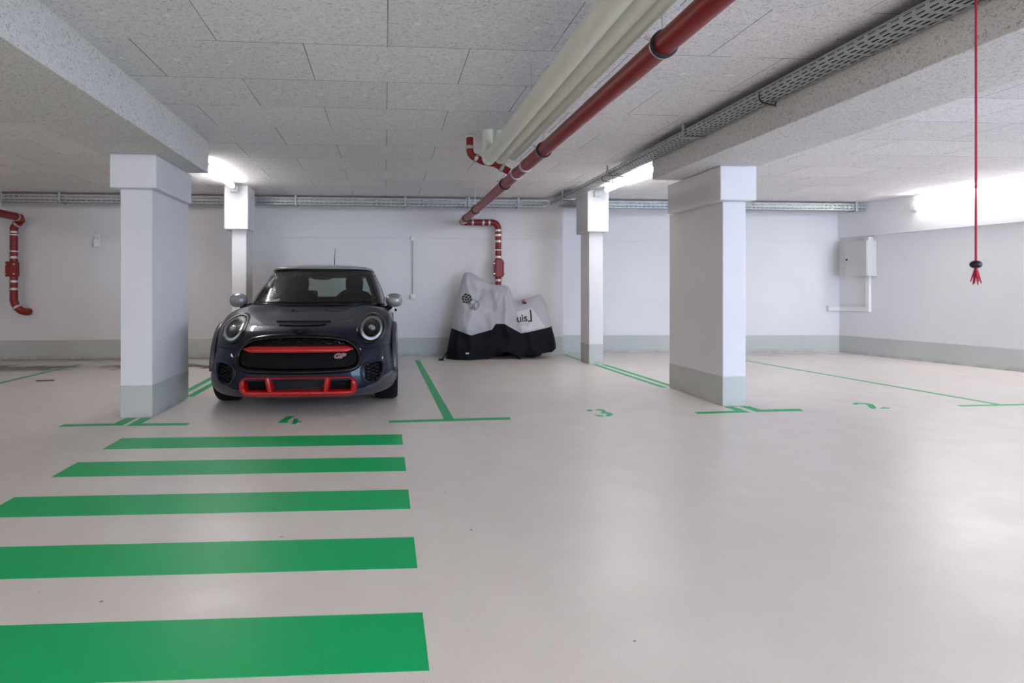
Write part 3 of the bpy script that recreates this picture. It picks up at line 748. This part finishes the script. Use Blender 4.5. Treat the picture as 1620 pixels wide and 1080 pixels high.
# main grille
g = MB(); patch(g, scaled(GR_O, .015), -.05); gp = g.build('grille', M['matte'], CAR)
g = MB(); frame(g, GR_O, .040, [(-.1,-.005),(.0,.012),(.3,.022),(.7,.018),(1,.0),(1.02,-.055)]); o = g.build('grille_surround', M['black'], gp)
UP = [p for p in scaled(GR_O, .042) if p[1] > .575]
g = MB(); hexmesh(g, UP, -.012, .020, .004, 1.7); g.build('upper_mesh', M['black'], gp)
LOWG = [p for p in scaled(GR_O, .044) if p[1] < .535]
g = MB(); patch(g, LOWG, -.02); hexmesh(g, LOWG, -.016, .012, .0035, 1.0); g.build('lower_mesh', M['matte'], gp)
BAR = [(-.447,.520),(-.447,.540),(-.405,.572),(.405,.572),(.447,.540),(.447,.520)][::-1]
g = MB(); xs = [-.45+.9*i/44 for i in range(45)]
def bar_half(x): return .026*min(1, max(.3, (.45-abs(x))/.05))
rows = []
for fz, off in ((-1,-.02),(-1,.016),(-.75,.026),(0,.030),(.75,.022),(1,.012),(1,-.02)):
    rows.append([front(x, .546+fz*bar_half(x), off) for x in xs])
g.grid(rows); o = g.build('red_bar', M['carred'], gp); o['label'] = 'glossy red bar across the grille'
def letters(body_, size, ex, shear, off, place, name, mat, parent, bold=0):
    me = text_mesh(body_, size, ex, shear, bold)
    bm = bmesh.new(); bm.from_mesh(me)
    bmesh.ops.triangulate(bm, faces=bm.faces)
    for _ in range(2): bmesh.ops.subdivide_edges(bm, edges=[e for e in bm.edges if e.calc_length() > size*.12], cuts=1)
    bmesh.ops.triangulate(bm, faces=bm.faces)
    for v in bm.verts: v.co = place(v.co.x, v.co.y, v.co.z + off)
    bm.to_mesh(me); bm.free(); me.materials.append(mat)
    o = bpy.data.objects.new(name, me); COL.objects.link(o); o.parent = parent; return o
gpx, gpz = .335, .488
letters('GP', .052, .004, .25, .0, lambda x,y,d: front(gpx+x*1.45, gpz+y, .004+d), 'lettering_edge', M['print'], gp, .002)
o = letters('GP', .052, .006, .25, .0, lambda x,y,d: front(gpx+x*1.45, gpz+y, .005+d), 'lettering', M['carred'], gp, .0); o['label'] = 'red GP lettering'

# lower red frame with radiator
m = MB(); patch(m, scaled(LOW_O, .03), -.085); lw = m.build('lower_intake', M['matte'], CAR)
m = MB()
for k in range(9):
    z = .20+.0125*k; m.tube([front(-.21+.42*i/20, z, -.055) for i in range(21)], .0022, 5)
for k in range(30):
    x = -.205+.41*k/29; m.tube([front(x,.195,-.058), front(x,.30,-.058)], .0016, 4)
o = m.build('radiator', M['archgrey'], lw)
m = MB(); frame_var(m, LOW_O, lambda p: lerp(.044, .012, smooth01((p[1]-.27)/.045)) if abs(p[0]) < .46 else .044, [(-.35,-.01),(-.1,.018),(.25,.032),(.6,.028),(.95,.005),(1.05,-.085)])
xs = [-.44+.88*i/44 for i in range(45)]
m.grid([[front(x, z, off) for x in xs] for z, off in ((.155,.0),(.158,.028),(.172,.040),(.192,.038),(.205,.020),(.208,-.06))])
rf = m.build('red_frame', M['carred'], lw); rf['label'] = 'glossy red frame round the lower intake'
for s in (-1, 1):
    m = MB(); rows = []
    for fx, off in ((-1,-.08),(-1,.0),(-.6,.026),(0,.034),(.6,.026),(1,.0),(1,-.08)):
        rows.append([front(s*(.246-.028*(1-t))+s*fx*.026, .165+.155*t, off) for t in [i/10 for i in range(11)]])
    m.grid(rows); o = m.build('red_strut', M['carred'], lw)
# side intakes
for s in (-1, 1):
    m = MB(); patch(m, SIDE[s], -.05); wall_in(m, SIDE[s], .0, -.05); o = m.build('side_intake', M['matte'], CAR)
    m = MB(); hexmesh(m, scaled(SIDE[s], .006), -.012, .016, .005, 1.5); m.build('honeycomb', M['black'], o)
    m = MB(); frame(m, scaled(SIDE[s], -.022), .026, [(0,-.004),(.25,.010),(.6,.012),(1,-.004),(1.02,-.03)]); m.build('intake_rim', M['paint'], o)
# headlights
for s in (-1, 1):
    O = HL[s]; cx, cz = .598*s, .702
    nrm = Vector((0,0,0)); h = BVH.ray_cast(Vector((cx,-2,cz)), Vector((0,1,0))); ctr = h[0]; nn = h[1]
    if nn.y > 0: nn = -nn
    m = MB(); frame(m, scaled(O, -.006), .034, [(0,-.012),(.1,.008),(.5,.016),(.9,.010),(1,-.02),(1.02,-.06)]); hl = m.build('headlight', M['black'], CAR)
    R = scaled(O, .020)
    # reflector bowl, light-guide ring, projector
    m = MB(); patch(m, R, -.045); m.build('reflector', M['black'], hl)
    m = MB(); ring_o = scaled(O, .024)
    frame(m, ring_o, .024, [(0,-.03),(0,-.006),(.5,.002),(1,-.006),(1,-.03)]); o = m.build('light_ring', M['drl'], hl); o['label'] = 'white running light ring'
    pj = front(cx, cz, -.012); q = nn.to_track_quat('Z', 'Y').to_matrix().to_4x4()
    m = MB(); patch(m, ellipse(cx, cz, .054, .056), -.028); m.build('projector_bezel', M['black'], hl)
    m = MB(); m.ellipsoid(front(cx,cz,-.012), .034, .034, .026, 20, 10, q); m.build('projector_lens', M['chrome'], hl)
    m = MB(); c = centroid(R); rows = []
    for j in range(9):
        f = math.cos(PI/2*j/8)*.999+.001; b = .004+.022*math.sin(PI/2*j/8)
        rows.append([front(c[0]+(p[0]-c[0])*f, c[1]+(p[1]-c[1])*f, b) for p in R])
    m.grid(rows, True, True); m.build('lens_cover', M['lens'], hl)
# bonnet details
def hood(x, z): return front(x, z)
m = MB(); SL = smoothpoly([(-.20,.745),(-.185,.753),(0,.757),(.185,.753),(.20,.745),(.17,.737),(0,.734),(-.17,.737)][::-1], 5)
patch(m, SL, .03); sc_ = m.build('bonnet_scoop', M['matte'], CAR)
m = MB(); m.tube([front(-.235+.47*i/24, .7635, .03) for i in range(25)], .006, 8); m.build('scoop_lip', M['paint'], sc_)
m = MB()
for s in (-1, 1):
    m.add([front(s*x, z, .016) for x, z in ((.0,.706),(.04,.709),(.078,.710),(.068,.702),(.042,.690),(.0,.678))], [(0,1,2,3,4,5)])
n_ = 24; m.add([front(.026*math.cos(2*PI*k/n_), .690+.019*math.sin(2*PI*k/n_), .018) for k in range(n_)], [tuple(range(n_))])
m.build('bonnet_badge', M['matte'], CAR, solid=.004)
# panel gaps: bonnet edge running under the headlights, and the bumper joint
def seam(pts, r=.0035):
    m = MB(); m.tube([front(x, z, .0005) for x, z in pts], r, 6); return m
for s in (-1, 1):
    seam([(s*(.525+.27*i/14), .535+.022*(i/14)) for i in range(15)]).build('panel_gap', M['matte'], CAR)
    m = MB(); m.tube([front(s*.155, .838, .012), front(s*.155, .845, .012)], .007, 8); m.build('washer_nozzle', M['black'], CAR)
# wheel arches: thin blades standing off the body
for s in (-1, 1):
    for ax, nm in ((0, .80), (1, 3.25)):
        y0 = AX[ax]; rows = []
        for a in range(2, 181, 4):
            t = math.radians(a); ca, sa = math.cos(t), math.sin(t)
            ro = .400 + .03*max(0, sa); ri = .345
            row = []
            for r, x in ((ri,.78),(ri,.815),(ri+.010,.823),(ro-.03,.828),(ro-.008,.820),(ro+.004,.78)):
                row.append((s*x, y0-r*ca*1.0, WR+r*sa))
            rows.append(row)
        m = MB(); m.grid(rows); o = m.build('wheel_arch', M['archgrey'], CAR, solid=.006)
        o['label'] = 'grey carbon wheel arch blade'
        # wheel
        wy = y0; xo, xi = .838, .620
        tm = MB(); prof = [(.225,xo-.012),(.285,xo-.004),(.300,xo-.018),(.308,xo-.045),(.308,xo-.108),(.308,xi+.045),(.300,xi+.018),(.285,xi+.004),(.225,xi+.012)]
        tm.grid([[(s*x, wy-r*math.cos(2*PI*k/40), WR+r*math.sin(2*PI*k/40)) for k in range(40)] for r, x in prof], True, True)
        wh = tm.build('wheel', M['tyre'], CAR)
        gm = MB()
        for gx in (xo-.06, xo-.095, xo-.135, xo-.17): gm.ring((s*gx, wy, WR), (1,0,0), .300, .3085, .009, 40)
        gm.build('tread_groove', M['matte'], wh)
        rm = MB(); rm.ring((s*(xo-.11), wy, WR), (1,0,0), .205, .228, .20, 40)
        for k in range(8):
            a = 2*PI*k/8; d = Vector((0, math.cos(a), math.sin(a)))
            rm.obox(Vector((s*(xo-.03), wy, WR))+d*.115, d, (1,0,0), d.cross(Vector((1,0,0))), .105, .012, .014)
        rm.tube([(s*(xo-.05),wy,WR),(s*(xo-.01),wy,WR)], .045, 20); rm.build('rim', M['rim'], wh)
        wm = MB(); wm.grid([[(s*x, wy-.338*math.cos(math.radians(a)), WR+.338*math.sin(math.radians(a))) for a in range(-8, 189, 7)] for x in (.60,.70,.79)]); wm.tube([(s*.56,wy,WR+.03),(s*.61,wy,WR+.03)], .27, 32); wm.build('wheel_well', M['matte'], CAR)

# ---- greenhouse: one swept wall from waistline to roof edge, cut into panes and pillars
def gring(t):
    a, b, c = plan(lerp(.708,.582,t), lerp(1.13,1.90,t), lerp(3.64,3.40,t), lerp(3.3,3.6,t), lerp(1.75,2.30,t), lerp(3.0,2.9,t), 3.6)
    half = []
    for p in a:
        f = smooth01((lerp(1.75,2.30,t)-p[1])/.55); half.append((p[0], p[1], lerp(.880+.016*f, 1.236+.045*f, t)))
    for i, p in enumerate(b[1:]): half.append((p[0], p[1], lerp(lerp(.88,.925,(i+1)/NS), 1.236, t)))
    for p in c[1:]: half.append((p[0], p[1], lerp(.93, 1.24+.01*(1-(p[0]/.6)**2), t)))
    bul = .012*math.sin(PI*t)
    half = [(x*(1+bul*1.2), y, z) for x, y, z in half]
    return half + [(-x,y,z) for x,y,z in half[-2:0:-1]]
GT = 10; G = [gring(j/GT) for j in range(GT+1)]
def half_of(i): return i if i <= NP//2 else NP-i
iA0 = next(i for i in range(NF) if G[0][i][0] > .615); iA1 = next(i for i in range(NF+NS) if G[0][i][1] > 1.50)
iB0, iB1 = NF+NS//2-8, NF+NS//2-3
iC0 = NF+NS-4; iC1 = next(i for i in range(NF+NS, NP//2) if abs(G[0][i][0]) < .55)
def gpart(test, name, mat, off=0.0, label=None, j0=0, j1=GT):
    m = MB(); 
    for j in range(j0, j1):
        for i in range(NP):
            h = min(half_of(i), half_of((i+1)%NP))
            sgn = 1 if i < NP//2 else -1
            if test(h, sgn):
                q = []
                for jj, ii in ((j,i),(j,(i+1)%NP),(j+1,(i+1)%NP),(j+1,i)):
                    p = Vector(G[jj][ii]); c = Vector((0, 2.4, p.z)); q.append(p + (p-c).normalized()*off)
                m.add(q, [(0,1,2,3)], True)
    o = m.build(name, mat, CAR, weld=True)
    if label: o['label'] = label
    return o
gpart(lambda h,s: h < iA0, 'windscreen', M['glass'])
for sd in (1,-1):
    gpart(lambda h,s: iA0 <= h < iA1 and s == sd, 'windscreen_pillar', M['black'], .006)
    gpart(lambda h,s: iA1 <= h < iC0 and s == sd, 'side_window', M['glass'])
    gpart(lambda h,s: iB0 <= h < iB1 and s == sd, 'door_pillar', M['black'], .004)
    gpart(lambda h,s: iC0 <= h < iC1 and s == sd, 'rear_pillar', M['black'], .006)
gpart(lambda h,s: h >= iC1, 'rear_window', M['glass'])
# roof
rrows = []
for w_, yf, yr, n, zf, zs in ((.586,1.885,3.46,3.6,1.272,1.228),(.592,1.87,3.47,3.6,1.285,1.240),(.58,1.90,3.45,3.5,1.298,1.258),(.53,1.97,3.40,3.2,1.312,1.286),(.42,2.08,3.28,2.8,1.326,1.312),(.27,2.25,3.1,2.4,1.336,1.331),(.12,2.45,2.85,2.1,1.340,1.340),(.01,2.6,2.7,2,1.341,1.341)):
    rrows.append(ring3(w_, yf, yr, n, min(2.62,yf+.42), max(2.64,yr-.5), zf, zs, zs, zs+.015))
m = MB(); m.grid(rrows, True, True); o = m.build('roof', M['silver'], CAR); o['label'] = 'silver grey roof'
m = MB(); m.grid([[(x*.985, 2.6+(y-2.6)*.985, z-.018) for x,y,z in r] for r in rrows], True, True); m.build('headliner', M['interior'], CAR)
m = MB(); m.tube([(.045,3.05,1.33),(.045,3.12,1.46),(.045,3.19,1.60)], [.006,.004,.003], 8); m.ellipsoid((.045,3.05,1.335), .02, .03, .012); m.build('aerial', M['matte'], CAR)
# rear spoiler
m = MB(); m.box(-.50,.50,3.42,3.62,1.20,1.225); m.build('roof_spoiler', M['silver'], CAR, bevel=.01)
# cowl, wipers
m = MB(); pts = [G[0][i] for i in list(range(NP-iA0, NP))+list(range(0, iA0+1))]
m.grid([[(x*1.0, y-.09, z-.012) for x,y,z in pts], [(x, y+.03, z+.004) for x,y,z in pts]]); m.build('cowl_panel', M['matte'], CAR)
for x0, x1 in ((-.56,.02),(.02,.58)):
    m = MB(); m.tube([Vector((lerp(x0,x1,t), 1.12+.30*abs(lerp(x0,x1,t))**2.6+.025, .912-.0*t)) for t in [i/12 for i in range(13)]], .008, 6); m.build('wiper', M['matte'], CAR)
m = MB(); m.tube([Vector((p[0], p[1]-.10, p[2]+.002)) for p in pts], .006, 10); m.build('bonnet_edge', M['paint'], CAR)  # rounded bead added to catch a line of light along the bonnet's rear
# mirrors
for s in (-1, 1):
    m = MB(); m.ellipsoid((s*.812,1.42,.928), .090, .085, .074, 28, 16, None, .85); mi = m.build('wing_mirror', M['silver'], CAR); mi['label'] = 'silver grey wing mirror'
    m = MB(); m.tube([(s*.775,1.42,.872),(s*.74,1.42,.84),(s*.68,1.44,.835)], [.035,.03,.035], 14); m.build('mirror_stalk', M['black'], mi)
    m = MB(); m.ellipsoid((s*.812,1.475,.928), .078, .035, .062); m.build('mirror_glass', M['chrome'], mi)
    m = MB(); m.tube([(s*.705,1.30,.885),(s*.715,1.9,.90),(s*.715,2.9,.925),(s*.70,3.2,.93)], .012, 8); m.build('waist_trim', M['black'], CAR)
    m = MB(); m.obox((s*.842,2.15,.80),(0,1,0),(1,0,0),(0,0,1),.09,.012,.014); m.build('door_handle', M['black'], CAR, bevel=.006)
    m = MB(); m.ellipsoid((s*.60,3.74,.70), .09, .06, .10); o = m.build('tail_light', M['red'], CAR)
# interior
m = MB(); m.grid([[(x,1.20+.2*abs(x)**2,.885) for x in (-.62,-.3,0,.3,.62)],[(x,1.55,.895) for x in (-.62,-.3,0,.3,.62)],[(x,1.80,.87) for x in (-.62,-.3,0,.3,.62)],[(x,1.84,.62) for x in (-.62,-.3,0,.3,.62)]]); m.build('dashboard', M['interior'], CAR)
m = MB(); m.ellipsoid((.33,1.74,.885), .16, .10, .055); m.build('instrument_hood', M['interior'], CAR)
sw = MB(); 
cw = Vector((.33,1.95,.865)); axw = Vector((0,-.92,.38)).normalized(); uw = Vector((1,0,0)); vw = axw.cross(uw)
sw.tube([cw + (uw*math.cos(a)+vw*math.sin(a))*.185 for a in [2*PI*k/40 for k in range(41)]], .016, 10, False)
for a in (0, PI, -PI/2): sw.tube([cw, cw+(uw*math.cos(a)+vw*math.sin(a))*.18], .018, 8)
sw.ellipsoid(cw, .06, .03, .05); sw.build('steering_wheel', M['matte'], CAR)
for s in (-1, 1):
    m = MB(); rows = []
    for z, wd, y, th in ((.45,.24,2.28,.10),(.60,.25,2.34,.11),(.80,.25,2.43,.10),(.95,.23,2.50,.08),(1.01,.17,2.53,.06),(1.03,.10,2.54,.05),(1.10,.11,2.56,.05),(1.18,.105,2.57,.045),(1.205,.06,2.57,.03)):
        rows.append([(s*.335+wd*math.copysign(abs(math.cos(a))**.6, math.cos(a)), y+th*math.copysign(abs(math.sin(a))**.7, math.sin(a)), z) for a in [2*PI*k/28 for k in range(28)]])
    m.grid(rows, True, True); m.add(rows[-1], [tuple(range(28))]); m.build('seat', M['interior'], CAR)
m = MB(); m.box(-.60,.60,3.05,3.2,.5,.93); m.build('rear_bench', M['interior'], CAR, bevel=.03)
for s in (-1, 1):
    m = MB(); m.box(s*.28-.10,s*.28+.10,3.08,3.16,.92,1.03); m.build('rear_headrest', M['interior'], CAR, bevel=.03)
m = MB(); m.ellipsoid((.0,1.93,1.185), .12, .03, .034, 20, 10, None, .7); m.tube([(0,1.93,1.2),(0,1.96,1.27)], .015, 8); m.box(-.07,.07,1.90,1.96,1.225,1.265); m.build('rear_view_mirror', M['matte'], CAR)
m = MB(); p = Vector((-.555,0,.935)); m.add([(-.600,1.475,.915),(-.535,1.36,.915),(-.52,1.40,.955),(-.585,1.50,.955)], [(0,1,2,3)]); m.build('green_sticker', M['sticker'], CAR, solid=.002)
# ------------------------------------------------------------------ covered motorcycle by the back wall
CX, CY = 1.78, 9.08
MC = thing('covered_motorcycle', 'motorcycle under a silver and black fabric cover by the back wall', 'motorcycle', (CX, CY, 0), kind='thing')
HP = [(.925,.02),(.935,.10),(.965,.26),(1.003,.446),(1.04,.64),(1.08,.829),(1.125,1.03),(1.167,1.213),(1.195,1.275),(1.225,1.305),(1.283,1.309),(1.34,1.285),(1.448,1.215),(1.564,1.148),(1.62,1.118),(1.70,1.112),(1.808,1.108),(1.87,1.095),(1.91,1.05),(1.94,.95),(1.965,.87),(1.995,.845),(2.05,.862),(2.111,.885),(2.19,.905),(2.278,.943),(2.34,.955),(2.387,.953),(2.425,.92),(2.45,.85),(2.485,.73),(2.525,.59),(2.56,.45),(2.595,.34),(2.614,.26),(2.612,.17)]
BP = [(.925,.0),(1.25,.0),(1.50,.01),(1.66,.05),(1.80,.125),(1.92,.07),(2.0,.05),(2.2,.06),(2.32,.085),(2.50,.10),(2.614,.15)]
DP = [(.925,.50),(1.0,.462),(1.13,.415),(1.273,.364),(1.45,.405),(1.587,.447),(1.62,.49),(1.653,.527),(1.787,.526),(1.90,.46),(2.045,.383),(2.25,.425),(2.508,.483),(2.614,.50)]
def pl(P, x):
    if x <= P[0][0]: return P[0][1]
    for a, b in zip(P, P[1:]):
        if x <= b[0]: return lerp(a[1], b[1], (x-a[0])/(b[0]-a[0]))
    return P[-1][1]
XS = resample(HP, 150); XS = [p[0] for p in XS]
NV1, NV2 = 14, 30
def thick(x, v, H):
    e = min(1, max(0, (x-.92)/.16)); e2 = min(1, max(0, (2.618-x)/.16))
    T = (.27 - .05*smooth01((x-1.7)/.6)) * math.sqrt(max(0, 1-(1-e)**2)+1e-5) * math.sqrt(max(0, 1-(1-e2)**2)+1e-5)
    T *= lerp(.55, 1, smooth01((H-.05)/.6))
    # bars are wide at the top left, the waist is narrow
    return T*max(.0, (1-max(0,v)**2.2))**.75*(1-.28*math.sin(PI*min(1,v*1.25))*smooth01((x-1.3)/.3)*smooth01((1.95-x)/.2)) + .012*(1-v)
def folds(x, z, side):
    p = Vector((x*2.2, z*1.6, side*3.1))
    q = Vector((x*2.6+z*1.1, z*1.5-x*.9, side*5+2))
    n = noise.noise(p)*.07 + noise.noise(p*2.7)*.03 + .07*max(0, .32-abs(noise.noise(q))) + .04*max(0, .3-abs(noise.noise(q*2.1+Vector((7,1,0)))))
    # creases fanning down from the tank top and from the handlebar
    for ax, az, k, amp in ((1.80,1.12,17,.034),(1.25,1.33,13,.030),(2.33,.98,13,.012)):
        dx, dz = x-ax, az-z
        if dz > .03:
            ang = math.atan2(dx, dz); r = math.hypot(dx, dz)
            n += 1.7*amp*(.5-abs(math.sin(ang*k*.5+noise.noise(Vector((r*3,ax,0)))*1.6)))*smooth01(r/.3)*max(0, 1-abs(ang)/1.1)
    n -= .055*math.exp(-((x-1.61+.22*(z-.8))/.06)**2)*smooth01((z-.35)/.25) + .05*math.exp(-((x-1.42-.5*(z-.95))/.05)**2)*smooth01((z-.75)/.1)*smooth01((1.15-z)/.1)
    n += .03*math.exp(-((x-1.66+.1*(z-.8))/.035)**2)*smooth01((z-.4)/.2)
    return n*lerp(1, .35, smooth01((x-1.93)/.1)*smooth01((z-.38)/.1))
def cover_rows(side, part):
    cols = []
    for x in XS:
        H, B = pl(HP, x), (pl(BP, x) if side < 0 or x > 2.45 else .001); H = max(H, B+.02); D = min(max(pl(DP, x), B+.005), H-.005)
        col = []
        ts = [lerp(B, D, j/NV1) for j in range(NV1+1)] if part == 0 else [lerp(D, H, 1-(1-j/NV2)**1.35) for j in range(NV2+1)]
        for z in ts:
            v = (z-B)/(H-B); T = thick(x, v, H)
            edge = smooth01((H-z)/.12)*smooth01((x-.925)/.08)*smooth01((2.614-x)/.08)
            f = folds(x, z, side)*edge
            hem = 0
            if part == 0 and z-B < .05: hem = -.012*(1-(z-B)/.05)
            yy = side*max(T + f + hem*edge, min(T, .035*smooth01((H-z)/.06)+.002))
            if side > 0: yy = min(yy, .325-.215*math.exp(-((x-1.76)/.16)**4))
            col.append((x-CX, yy, z))
        cols.append(col)
    return cols
cv = MB(); cv.grid(cover_rows(-1, 1)); cv.grid(cover_rows(1, 1)); top_ = cv.build('cover_top', M['covergrey'], MC, weld=True); top_['label'] = 'silver grey upper cover fabric'
sk = MB(); sk.grid(cover_rows(-1, 0)); sk.grid(cover_rows(1, 0)); skirt = sk.build('cover_skirt', M['coverblack'], MC, weld=True); skirt['label'] = 'black lower cover fabric'
fr_ = []; [fr_.append(r) for r in cover_rows(-1, 1)]
cvv = [Vector(p) for r in fr_ for p in r]; cn = len(fr_[0])
CB = BVHTree.FromPolygons(cvv, [(j*cn+i, j*cn+i+1, (j+1)*cn+i+1, (j+1)*cn+i) for j in range(len(fr_)-1) for i in range(cn-1)])
def on_cover(x, z, off=.003):
    h = CB.ray_cast(Vector((x-CX,-2,z)), Vector((0,1,0)))
    return (h[0] if h[0] else Vector((x-CX,-.2,z))) + Vector((0,-off,0))
def cpoly(pts, name, mat, off, parent, n=10):
    """four-cornered printed panel lying on the cloth"""
    a, b, c, d = pts; m = MB()
    m.grid([[on_cover(lerp(lerp(a[0],b[0],i/n),lerp(d[0],c[0],i/n),j/n), lerp(lerp(a[1],b[1],i/n),lerp(d[1],c[1],i/n),j/n), off) for i in range(n+1)] for j in range(n+1)])
    return m.build(name, mat, parent)
pn = cpoly([(1.985,.695),(2.215,.765),(2.41,.475),(2.05,.405)], 'printed_panel', M['print'], .004, top_, 14)
# lettering on the panel
cosr, sinr = math.cos(.10), math.sin(.10)
def put(cx, cz, sc=1.0, off=.008):
    def f(x, y, d): return on_cover(cx + sc*(x*cosr - y*sinr), cz + sc*(x*sinr + y*cosr), off+d)
    return f
o = letters('uis', .155, .0, .08, 0, put(2.055,.605), 'lettering', M['ink'], top_, .004); o['label'] = 'black letters uis'
m = MB()
pf = put(2.195, .635)
def strip(m, a, b, w, pf, n=8):
    d = Vector((b[0]-a[0], b[1]-a[1])).normalized(); q = Vector((-d.y, d.x))*w/2
    m.grid([[pf(lerp(a[0],b[0],i/n)+s*q.x, lerp(a[1],b[1],i/n)+s*q.y, 0) for i in range(n+1)] for s in (-1,1)])
strip(m, (.012,.10), (-.002,-.075), .022, pf); strip(m, (.006,-.066), (-.055,-.066), .022, pf); m.build('bracket_print', M['ink'], top_)
m = MB(); pf = put(2.09, .515)
m.tube([pf(x, z, 0) for x, z in ((-.07,.03),(-.035,-.008),(.0,.03),(.03,-.012),(.06,.0),(.075,.04),(.04,.055),(-.02,.045),(-.06,.05))], .0035, 5); m.build('squiggle_print', M['inkgrey'], top_)
# two cube signs
def hexagon(cx, cz, r, t0): return [(cx+r*math.cos(t0+k*PI/3), cz+r*math.sin(t0+k*PI/3)) for k in range(6)]
m = MB(); hx = hexagon(1.222, .905, .085, PI/6+.25); c0 = (1.222,.905)
def quad(m, q, off=.005, n=3):
    a, b, c, d = q
    m.grid([[on_cover(lerp(lerp(a[0],b[0],i/n),lerp(d[0],c[0],i/n),j/n), lerp(lerp(a[1],b[1],i/n),lerp(d[1],c[1],i/n),j/n), off) for i in range(n+1)] for j in range(n+1)])
for k in (0, 2, 4):
    q = [hx[k], hx[(k+1)%6], hx[(k+2)%6], c0]
    cc = centroid(q)
    for i in range(2):
        for j in range(2):
            def P(u, v):
                a = (lerp(q[0][0],q[1][0],u), lerp(q[0][1],q[1][1],u)); b = (lerp(q[3][0],q[2][0],u), lerp(q[3][1],q[2][1],u)); return (lerp(a[0],b[0],v), lerp(a[1],b[1],v))
            u0, v0 = i/2+.05, j/2+.05; quad(m, [P(u0,v0),P(u0+.40,v0),P(u0+.40,v0+.40),P(u0,v0+.40)])
m.build('cube_print', M['ink'], top_)
m = MB(); hx = hexagon(1.325, .815, .082, PI/6+.25); c0 = (1.325,.815)
def stroke(a, b): m.tube([on_cover(lerp(a[0],b[0],i/6), lerp(a[1],b[1],i/6), .002) for i in range(7)], .005, 5)
for a, b in zip(hx, hx[1:]+hx[:1]): stroke(a, b)
for k in (0, 2, 4): stroke(hx[k], c0)
m.build('cube_print', M['inkgrey'], top_)
cosr, sinr = math.cos(-.1), math.sin(-.1)
letters('6', .105, 0, 0, .006, put(1.305,.778), 'cube_digit', M['inkgrey'], top_, .004)
# tie, tag, strap and the wheels showing under the hem
m = MB(); p = on_cover(2.12, .84, .01)
m.ellipsoid(p, .035, .02, .022); m.build('tie_knot', M['ink'], top_)
m = MB(); m.tube([p+Vector((-.03,-.015,.0)), p+Vector((-.04,-.02,.04)), p+Vector((-.01,-.02,.055)), p+Vector((-.02,-.03,-.02))], .007, 6); m.build('tie_cord', M['copper'], top_)
fs_ = cover_rows(-1, 0); svv = [Vector(q) for r in fs_ for q in r]; sn = len(fs_[0])
CB = BVHTree.FromPolygons(svv, [(j*sn+i, j*sn+i+1, (j+1)*sn+i+1, (j+1)*sn+i) for j in range(len(fs_)-1) for i in range(sn-1)])
cpoly([(1.185,.09),(1.235,.092),(1.235,.112),(1.185,.11)], 'cloth_tag', M['print'], .004, skirt, 3)
m = MB(); m.tube([(.93-CX,-.10,.10),(.88-CX,-.20,.05),(.83-CX,-.26,.012),(.82-CX,-.27,.008)], .008, 8); m.box(.79-CX,.86-CX,-.31,-.25,.0,.022); m.build('strap', M['coverblack'], MC)
for x, r, z in ((1.32,.27,.272),(2.24,.27,.272)):
    m = MB(); m.ring((x-CX,.02,z), (0,1,0), .17, r, .11, 36); tw = m.build('tyre', M['tyre'], MC, bevel=.02)
    m = MB(); m.ring((x-CX,.02,z), (0,1,0), .15, .175, .08, 36)
    for k in range(5):
        a = 2*PI*k/5; m.tube([(x-CX,.02,z),(x-CX+.16*math.cos(a),.02,z+.16*math.sin(a))], .014, 8)
    m.build('rim', M['rim'], tw)
m = MB(); m.tube([(1.93-CX,-.05,.16),(1.98-CX,-.20,.015),(2.02-CX,-.24,.012)], .011, 8); m.build('side_stand', M['matte'], MC)
